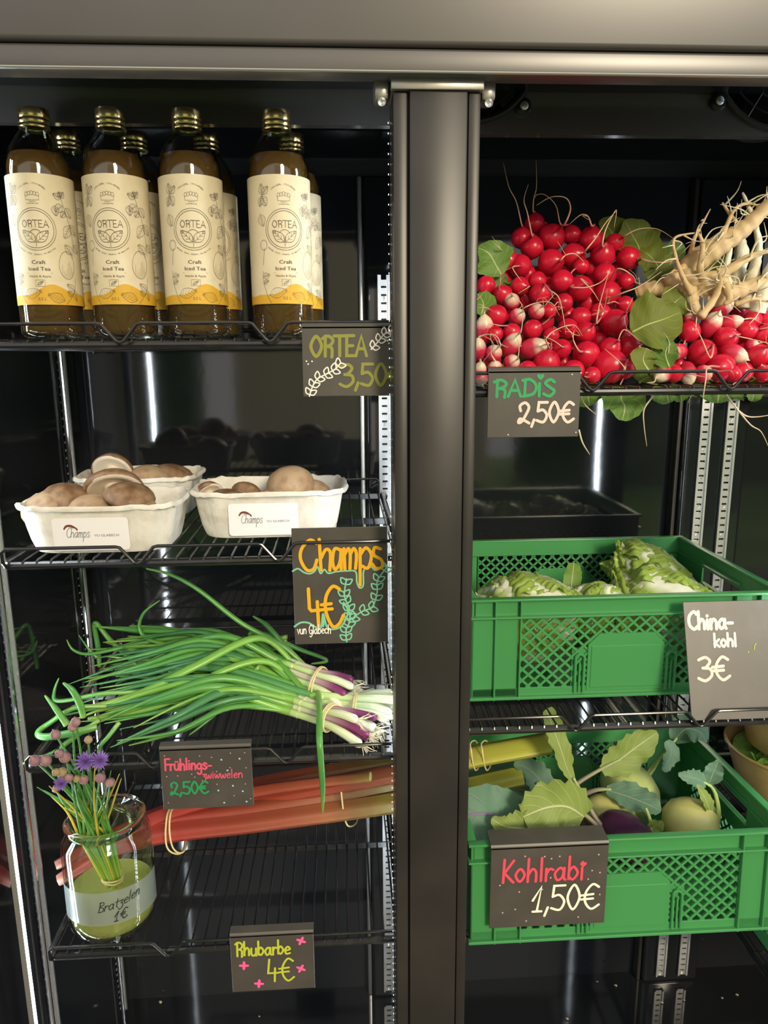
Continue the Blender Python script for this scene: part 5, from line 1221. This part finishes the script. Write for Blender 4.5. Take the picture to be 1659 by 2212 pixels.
# ------------------------------------------------------------------ green crates
def clip_seg(p, d, x0, x1, z0, z1):
    t0, t1 = -9, 9
    for a, da, lo, hi in ((p[0], d[0], x0, x1), (p[1], d[1], z0, z1)):
        u, v = (lo-a)/da, (hi-a)/da
        if u > v: u, v = v, u
        t0, t1 = max(t0, u), min(t1, v)
    return (t0, t1) if t1-t0 > .001 else None
def lattice(x0, x1, z0, z1, f, mb, pitch=.0155, w=.0031, th=.0026, up=.95):
    """diagonal grid in a wall; f maps (across, inward, up) to 3-D"""
    c, s = math.cos(math.atan(up)), math.sin(math.atan(up))
    n = int((x1-x0+z1-z0)/pitch)+3
    for sg in (1, -1):
        for k in range(-n, n+1):
            p = ((x0+x1)/2+k*pitch, (z0+z1)/2); d = (c, s*sg); q = clip_seg(p, d, x0, x1, z0, z1)
            if not q: continue
            a = (p[0]+d[0]*q[0], p[1]+d[1]*q[0]); b = (p[0]+d[0]*q[1], p[1]+d[1]*q[1]); nx, nz = -d[1]*w/2, d[0]*w/2
            y0 = 0 if sg > 0 else .0003
            V = [f(a[0]-nx, y0, a[1]-nz), f(b[0]-nx, y0, b[1]-nz), f(b[0]+nx, y0, b[1]+nz), f(a[0]+nx, y0, a[1]+nz)]+[f(a[0]-nx, th, a[1]-nz), f(b[0]-nx, th, b[1]-nz), f(b[0]+nx, th, b[1]+nz), f(a[0]+nx, th, a[1]+nz)]
            mb.add(V, [(0, 1, 2, 3), (7, 6, 5, 4), (0, 4, 5, 1), (1, 5, 6, 2), (2, 6, 7, 3), (3, 7, 4, 0)])
def crate(loc, label, rot=(0, 0, 0)):
    """origin: front left bottom corner of the crate"""
    W, D, H = .398, .295, .138
    t = thing('green_crate', loc, label, 'crate', 'green plastic crates'); t.rotation_euler = rot
    m = M['crate']; B = lambda mb, n: mb.build(n, m, t, world=False)
    e = MB(); e.bbox(.012, W-.012, .012, D-.012, .0, .004, .001, 1)
    for k in range(9): e.box(.02+k*.043, .024+k*.043, .014, D-.014, -.002, .0)
    B(e, 'base')
    # rim: flanged frame
    e = MB()
    for a in ((-.002, W+.002, -.002, .009), (-.002, W+.002, D-.009, D+.002)): e.bbox(*a, H-.0035, H, .0012, 2); e.bbox(*a, H-.026, H-.0235, .0008, 1)
    for a in ((-.002, .009, .006, D-.006), (W-.009, W+.002, .006, D-.006)): e.bbox(*a, H-.0035, H, .0012, 2); e.bbox(*a, H-.026, H-.0235, .0008, 1)
    e.bbox(.003, W-.003, .006, .0088, H-.026, H-.001, .0006, 1); e.bbox(.003, W-.003, D-.0088, D-.006, H-.026, H-.001, .0006, 1)
    B(e, 'rim')
    # corner posts and ribs
    for sx in (0, 1):
        for sy in (0, 1):
            e = MB(); xa, xb = (.002, .06) if sx == 0 else (W-.06, W-.002); ya, yb = (.004, .0066) if sy == 0 else (D-.0066, D-.004)
            e.bbox(xa, xb, ya, yb, .004, H-.024, .0006, 1)
            xc = .002 if sx == 0 else W-.0046
            e.bbox(xc, xc+.0026, .004 if sy == 0 else D-.05, .05 if sy == 0 else D-.004, .004, H-.004, .0006, 1)
            pts = []
            B(e, 'corner_post')
            for rx in ((.030, .0615) if sx == 0 else (W-.032, W-.0635)):
                r_ = MB(); r_.bbox(rx, rx+.002, -.001 if sy == 0 else D-.006, .006 if sy == 0 else D+.001, .003, H-.002, .0005, 1); B(r_, 'rib')
    for ya, yb, yc, yd in ((-.0015, .007, .004, .0066), (D-.007, D+.0015, D-.0066, D-.004)):
        e = MB(); e.bbox(-.001, W+.001, ya, yb, .004, .0078, .0008, 1); e.bbox(.004, W-.004, yc, yd, .0072, .018, .0005, 1); B(e, 'foot_band')
    for sy in (0, 1):
        f = (lambda a, b, c: (a, .0044+b, c)) if sy == 0 else (lambda a, b, c: (a, D-.0044-b, c))
        e = MB(); lattice(.0635, W-.0635, .018, H-.0265, f, e); B(e, 'lattice')
        yv = (.0032, .0072) if sy == 0 else (D-.0072, D-.0032)
        e = MB(); x0, x1, z0, z1, ch = .150, .248, .012, .088, .014
        P = [(x0, z0), (x1, z0), (x1, z1-ch), (x1-ch, z1), (x0+ch, z1), (x0, z1-ch)]; n = 6
        V = [(a, yv[0], b) for a, b in P]+[(a, yv[1], b) for a, b in P]; e.add(V, [tuple(range(n)), tuple(range(2*n-1, n-1, -1))]+[(i, n+i, n+(i+1) % n, (i+1) % n) for i in range(n)])
        e.bbox(x0+.004, x1-.004, yv[0]-.0008, yv[0]+.002, z0+.004, z1-.016, .0007, 1); B(e, 'label_plate')
        for xc in (.140, .258):
            e = MB(); ya = yv[0]-.0006
            arch = [(xc-.0055, .01), (xc-.0055, .056)]+[(xc-.0055*math.cos(a), .056+.0055*math.sin(a)) for a in np.linspace(.3, math.pi-.3, 6)]+[(xc+.0055, .056), (xc+.0055, .01)]
            e.tube([(a, ya, b) for a, b in arch], .0019, 6); e.bbox(xc-.0012, xc+.0012, ya-.001, ya+.004, .01, .05, .0005, 1); B(e, 'clip_loop')
            e = MB(); e.box(xc-.0095, xc+.0095, yv[0]+.0032, yv[1]+.002, .012, .068); B(e, 'clip_backing')
    for sx in (0, 1):
        xa, xb = (.004, .0066) if sx == 0 else (W-.0066, W-.004)
        e = MB(); y0, y1 = D/2-.055, D/2+.055
        e.box(xa, xb, .006, D-.006, .004, .028); e.box(xa, xb, .006, D-.006, .064, .088); e.box(xa, xb, .006, y0, .088, H-.004); e.box(xa, xb, y1, D-.006, .088, H-.004); e.box(xa, xb, y0, y1, H-.018, H-.004)
        e.bbox(xa-.003, xb+.003, y0-.002, y1+.002, .085, .088, .0008, 1); e.bbox(xa-.003, xb+.003, y0-.002, y1+.002, H-.020, H-.017, .0008, 1)
        e.box(xa, xb, .006, .05, .028, .064); e.box(xa, xb, D-.05, D-.006, .028, .064); B(e, 'end_wall')
        f = (lambda a, b, c: (.0044+b, a, c)) if sx == 0 else (lambda a, b, c: (W-.0044-b, a, c))
        e = MB(); lattice(.05, D-.05, .028, .064, f, e); B(e, 'end_lattice')
    return t
c1 = crate((.1545, .056, Z_CH+.0022), 'green plastic crate of napa cabbage behind the China-kohl sign')
c2 = crate((.1425, -.0365, .7925), 'green plastic crate of kohlrabi hung with the Kohlrabi sign', (R_(-2.3), 0, 0))
c3 = copy_tree(c1); c3.location = (.664, .03, .5518); props(c3, 'green plastic crate low down in the bay beyond the kohlrabi', 'crate', 'green plastic crates')

# ------------------------------------------------------------------ napa cabbages
def cabbage(base, tip, rad, label, seed, n=9, loose=0.0):
    base, tip = Vector(base), Vector(tip); ax = (tip-base); L = ax.length; ax.normalize()
    s1 = ax.cross(Vector((0, 0, 1))).normalized(); s2 = s1.cross(ax).normalized(); rr = random.Random(seed)
    t = thing('napa_cabbage', (base+tip)/2-Vector((0, 0, rad)), label, 'cabbage', 'napa cabbages in the crate')
    e = MB(); e.lathe([(.001, 0), (rad*.42, .004), (rad*.5, L*.08), (rad*.78, L*.45), (rad*.7, L*.8), (rad*.3, L*.97), (.001, L)], 24)
    e.xform(Matrix.Translation(base) @ ax.to_track_quat('Z', 'Y').to_matrix().to_4x4()); e.t = [.6]*len(e.v); e.s = [.6]*len(e.v); e.build('heart', M['chinese'], t, smooth=180)
    for k in range(n):
        a0 = k*2.4+rr.uniform(-.2, .2); off = 1+.05*(k % 4)+loose*rr.random(); p1, p2 = rr.uniform(0, 6), rr.uniform(0, 6); lw = rr.uniform(.85, 1.15); lf_ = rr.uniform(.92, 1.07)
        def fn(u, v, a0=a0, off=off):
            uu = -1+2*u; w = lw*(.5+1.0*math.sin(min(v*1.25, 1.57)))*(1 if v < .85 else 1-.3*(v-.85)/.15)
            r = rad*off*(.5+.62*math.sin(math.pi*(.12+.66*v)))*(1-.35*max(v-.7, 0)/.3)
            ruf = (.08+abs(uu)**2*.5+max(v-.55, 0)*1.3)*rad*.17
            r += ruf*(math.sin(v*21+p1+uu*3)+.7*math.sin(v*37+uu*17+p2)+.5*math.sin(v*61-abs(uu)*23+p1))+rad*.05*math.exp(-(uu/.2)**2)*(1-v)
            a = a0+uu*w; z = L*lf_*v+rad*.05*math.sin(uu*23+p2)*max(v-.6, 0)
            p = base+ax*z+s1*r*math.cos(a)+s2*r*math.sin(a)
            return p, max(abs(uu)*(.45+.9*v), .001), max(v, .001)
        MB().grid(fn, 34, 40).build('leaf', M['chinese'], t, smooth=180)
    return t
cabbage((.315, .13, 1.14), (.195, .19, 1.143), .047, 'napa cabbage with white ribbed side up beside the centre post', 1)
cabbage((.352, .20, 1.128), (.345, .12, 1.155), .034, 'small crinkled napa cabbage between the two large ones', 2, 8, .1)
cabbage((.494, .118, 1.132), (.388, .21, 1.15), .049, 'large napa cabbage with a broad white rib facing the crate end', 3)
cabbage((.515, .222, 1.125), (.43, .312, 1.185), .037, 'long napa cabbage lying behind the large ribbed one', 4, 8)
t = thing('loose_cabbage_leaf', at(1235, 1295, .2), 'single dull green leaf standing upright among the cabbages', 'leaf')
leaf_mesh([at(1232, 1300, .2), at(1234, 1270, .205), at(1237, 1240, .21), at(1240, 1216, .21)], [.012, .013, .0135, .012, .008], (0, -1, .1), 10, .15, .12, .04, 5, 5).build('blade', M['lettuce'], t, smooth=180)

# ------------------------------------------------------------------ kohlrabi
def kohlrabi(px, py, y, rx, rz, label, skin, seed, axis=(0, -.2, 1), scars=6):
    p = at(px, py, y); t = thing('kohlrabi', p-Vector((0, 0, rz)), label, 'kohlrabi', 'kohlrabi bulbs in the crate'); rr = random.Random(seed)
    Mx = Matrix.Translation(p) @ Vector(axis).to_track_quat('Z', 'Y').to_matrix().to_4x4()
    e = MB(); n = 36; pr = [(.04, -1.0), (.3, -.95), (.62, -.76), (.88, -.4), (1.0, 0), (.93, .38), (.74, .68), (.45, .88), (.2, .95), (.02, .96)]
    e.lathe([(r*rx, z*rz) for r, z in pr], n, ribs=lambda i, k: 1+.035*math.sin(3*2*math.pi*k/n+seed)+.02*math.sin(5*2*math.pi*k/n)); e.xform(Mx); e.build('bulb', M[skin], t, smooth=180)
    for k in range(scars):
        a = k*2.3+seed; h = .15+.1*k; c = math.sqrt(max(.05, 1-h*h)); q = Vector((c*rx*math.cos(a), c*rx*math.sin(a), h*rz))*1.01; tn = Vector((-math.sin(a), math.cos(a), 0)); up = Vector((-h*math.cos(a), -h*math.sin(a), c)).normalized()
        V = [Mx @ (q+tn*rx*.22*math.cos(b)*1.0+up*rz*.07*math.sin(b)) for b in np.linspace(0, 6.28, 13)[:-1]]+[Mx @ (q*1.035)]
        f = MB(); f.add(V, [(i, (i+1) % 12, 12) for i in range(12)]); f.build('leaf_scar', M['scar' if skin != 'kohlp' else 'scar'], t, smooth=180) if (skin != 'kohlp' or k < 2) else None
    return t
k1 = kohlrabi(1358, 1702, .165, .047, .036, 'pale green kohlrabi lying at the back of the crate', 'kohl', 1, (.5, -.1, .8))
k2 = kohlrabi(1318, 1768, .098, .038, .032, 'yellow green kohlrabi behind the purple one', 'kohly', 2, (.4, -.2, 1))
k3 = kohlrabi(1492, 1782, .075, .038, .036, 'smooth pale kohlrabi by the crate end with small leaves', 'kohly', 3, (.3, -.2, 1), 3)
k4 = kohlrabi(1352, 1812, .04, .040, .028, 'purple kohlrabi peeping over the crate rim', 'kohlp', 4, (.4, -.3, 1), 3)
k5 = kohlrabi(1225, 1812, .07, .038, .03, 'purple kohlrabi hidden under the big leaves behind the Kohlrabi sign', 'kohlp', 5, (0, -.1, 1), 2)
def kleaf(par, stem, blade, widths, up, m, seed, smat='kstem', sr=.0034, teeth=.09, curl=.2, ruff=.14):
    P = [at(*p) for p in stem]
    mb = MB(); mb.tube(cr(P, 6), [sr*1.35, sr, sr*.8, sr*.55], 9, flat=.9); s = mb.build('leaf_stalk', M[smat], par, smooth=180)
    B_ = [at(*p) for p in blade]
    leaf_mesh(B_, widths, up, 14, curl, ruff, teeth, seed, 6).build('leaf', M[m], s, smooth=180)
kleaf(k4, [(1312, 1800, .04), (1285, 1765, .05), (1258, 1715, .06), (1238, 1680, .065)], [(1240, 1690, .065), (1225, 1660, .068), (1212, 1620, .07), (1196, 1575, .075), (1180, 1532, .08)], [.003, .008, .013, .015, .014, .008], (.5, -1, .0), 'kleafy', 1)
kleaf(k4, [(1300, 1805, .035), (1285, 1780, .03), (1255, 1755, .025), (1215, 1742, .022)], [(1262, 1765, .02), (1225, 1743, .018), (1180, 1745, .015), (1130, 1765, .012)], [.014, .03, .034, .030, .016], (0, -1, .35), 'kleafy', 2)
kleaf(k5, [(1225, 1815, .06), (1190, 1790, .05), (1150, 1775, .04)], [(1165, 1790, .02), (1130, 1790, .01), (1090, 1785, .008), (1062, 1768, .01)], [.012, .022, .02, .012, .003], (0, -1, .5), 'kleafy', 3)
kleaf(k5, [(1210, 1790, .09), (1180, 1730, .14), (1130, 1705, .174), (1080, 1705, .179), (1040, 1725, .175)], [(1185, 1730, .165), (1140, 1706, .175), (1085, 1706, .18), (1035, 1728, .175), (1005, 1760, .165)], [.016, .04, .048, .042, .022], (0, -.75, .7), 'kleafp', 4, teeth=.04)
kleaf(k5, [(1190, 1800, .06), (1130, 1775, .045), (1070, 1760, .04), (1020, 1758, .04)], [(1120, 1775, .04), (1075, 1762, .03), (1030, 1758, .025), (985, 1770, .025)], [.02, .034, .036, .03, .012], (0, -.8, .6), 'kleafp', 5, teeth=.04)
kleaf(k5, [(1190, 1780, .12), (1180, 1730, .13), (1160, 1690, .13)], [(1188, 1730, .13), (1170, 1690, .135), (1140, 1660, .14), (1110, 1650, .14)], [.008, .018, .02, .012, .003], (0, -.8, .6), 'kleaf', 6)
kleaf(k1, [(1210, 1725, .12), (1250, 1690, .13), (1300, 1660, .14), (1340, 1640, .145)], [(1300, 1665, .14), (1340, 1640, .145), (1380, 1610, .15), (1420, 1582, .155)], [.008, .022, .026, .02, .004], (.2, -1, .4), 'kleafy', 7)
kleaf(k1, [(1385, 1690, .17), (1410, 1655, .175), (1440, 1620, .18), (1465, 1590, .185)], [(1455, 1600, .185), (1480, 1575, .18), (1510, 1580, .175), (1525, 1600, .17)], [.006, .02, .024, .016, .003], (0, -.6, .8), 'kleaf', 8, 'kstemg')
kleaf(k1, [(1385, 1695, .165), (1405, 1670, .17), (1425, 1640, .17)], [(1440, 1600, .17), (1450, 1625, .165), (1440, 1650, .16), (1432, 1665, .155)], [.005, .012, .014, .01, .003], (.3, -1, .2), 'kleaf', 9, 'kstemg')
kleaf(k2, [(1262, 1715, .11), (1290, 1706, .105), (1320, 1705, .1)], [(1310, 1706, .1), (1350, 1718, .09), (1395, 1735, .075), (1428, 1752, .065)], [.006, .018, .022, .018, .003], (0, -.5, .9), 'kleaf', 10)
kleaf(k2, [(1405, 1798, .05), (1405, 1775, .052), (1395, 1745, .055)], [(1400, 1800, .05), (1415, 1785, .048), (1432, 1775, .045)], [.004, .01, .01, .003], (0, -1, .2), 'kleafy', 11, 'kstemg', .0028)
kleaf(k3, [(1545, 1795, .07), (1552, 1755, .072), (1545, 1715, .075), (1535, 1698, .075)], [(1532, 1692, .075), (1540, 1670, .075), (1548, 1652, .075), (1552, 1640, .075)], [.006, .013, .012, .006, .001], (-.3, -1, .2), 'kleaf', 12, 'kstemg', .0034)
kleaf(k3, [(1540, 1775, .07), (1535, 1740, .07), (1525, 1715, .07)], [(1540, 1765, .068), (1530, 1740, .066), (1518, 1715, .066), (1505, 1695, .066)], [.004, .009, .010, .006, .002], (.6, -1, .2), 'kleafy', 13, 'kstemg', .002)
kleaf(k3, [(1535, 1698, .075), (1520, 1690, .075), (1505, 1685, .075)], [(1525, 1692, .075), (1505, 1682, .07), (1485, 1678, .068), (1465, 1672, .068)], [.005, .011, .011, .007, .002], (0, -1, .6), 'kleaf', 14, 'kstemg', .002)

# ------------------------------------------------------------------ kraft bowls in the next bay
def bowl(x, y, z, r, h, label):
    t = thing('kraft_bowl', (x, y, z), label, 'bowl', 'kraft bowls stacked in the next bay')
    MB().lathe([(.001, 0), (r*.74, 0), (r*.76, .002), (r*.985, h-.006), (r, h-.003), (r+.003, h-.001), (r+.003, h+.001), (r, h+.002), (r*.975, h), (r*.955, h-.008), (r*.735, .005), (.001, .005)], 56, (0, 0, 0)).build('bowl_body', M['kraft'], t, world=False, smooth=50)
    MB().lathe([(r*.97, h+.0005), (r+.0035, h-.002), (r+.004, h+.002), (r+.001, h+.0034), (r*.965, h+.002)], 56).build('clear_lid_rim', M['glass'], t, world=False, smooth=50)
    rr = random.Random(int(z*1000)); e = MB()
    for k in range(90):
        a, q = rr.uniform(0, 6.28), math.sqrt(rr.random())*r*.84; c = Vector((q*math.cos(a), q*math.sin(a), h-.012+rr.uniform(-.003, .006))); d = Vector((rr.uniform(-1, 1), rr.uniform(-1, 1), rr.uniform(-.3, .5))).normalized()*rr.uniform(.006, .012); s = d.cross(Vector((0, 0, 1))).normalized()*rr.uniform(.003, .006)
        e.add([c-d, c+s+Vector((0, 0, .002)), c+d, c-s], [(0, 1, 2, 3)])
    e.lathe([(.001, h-.012), (r*.88, h-.014)], 30)
    e.build('herb_filling', M['salad'], t, world=False, smooth=0, kind='stuff')
    return t
bowl(.739, .29, Z_KO+.0005, .098, .078, 'lower kraft bowl of green herbs in the bay beyond the kohlrabi')
bowl(.744, .285, Z_KO+.084, .097, .085, 'upper kraft bowl of green herbs stacked on another bowl')
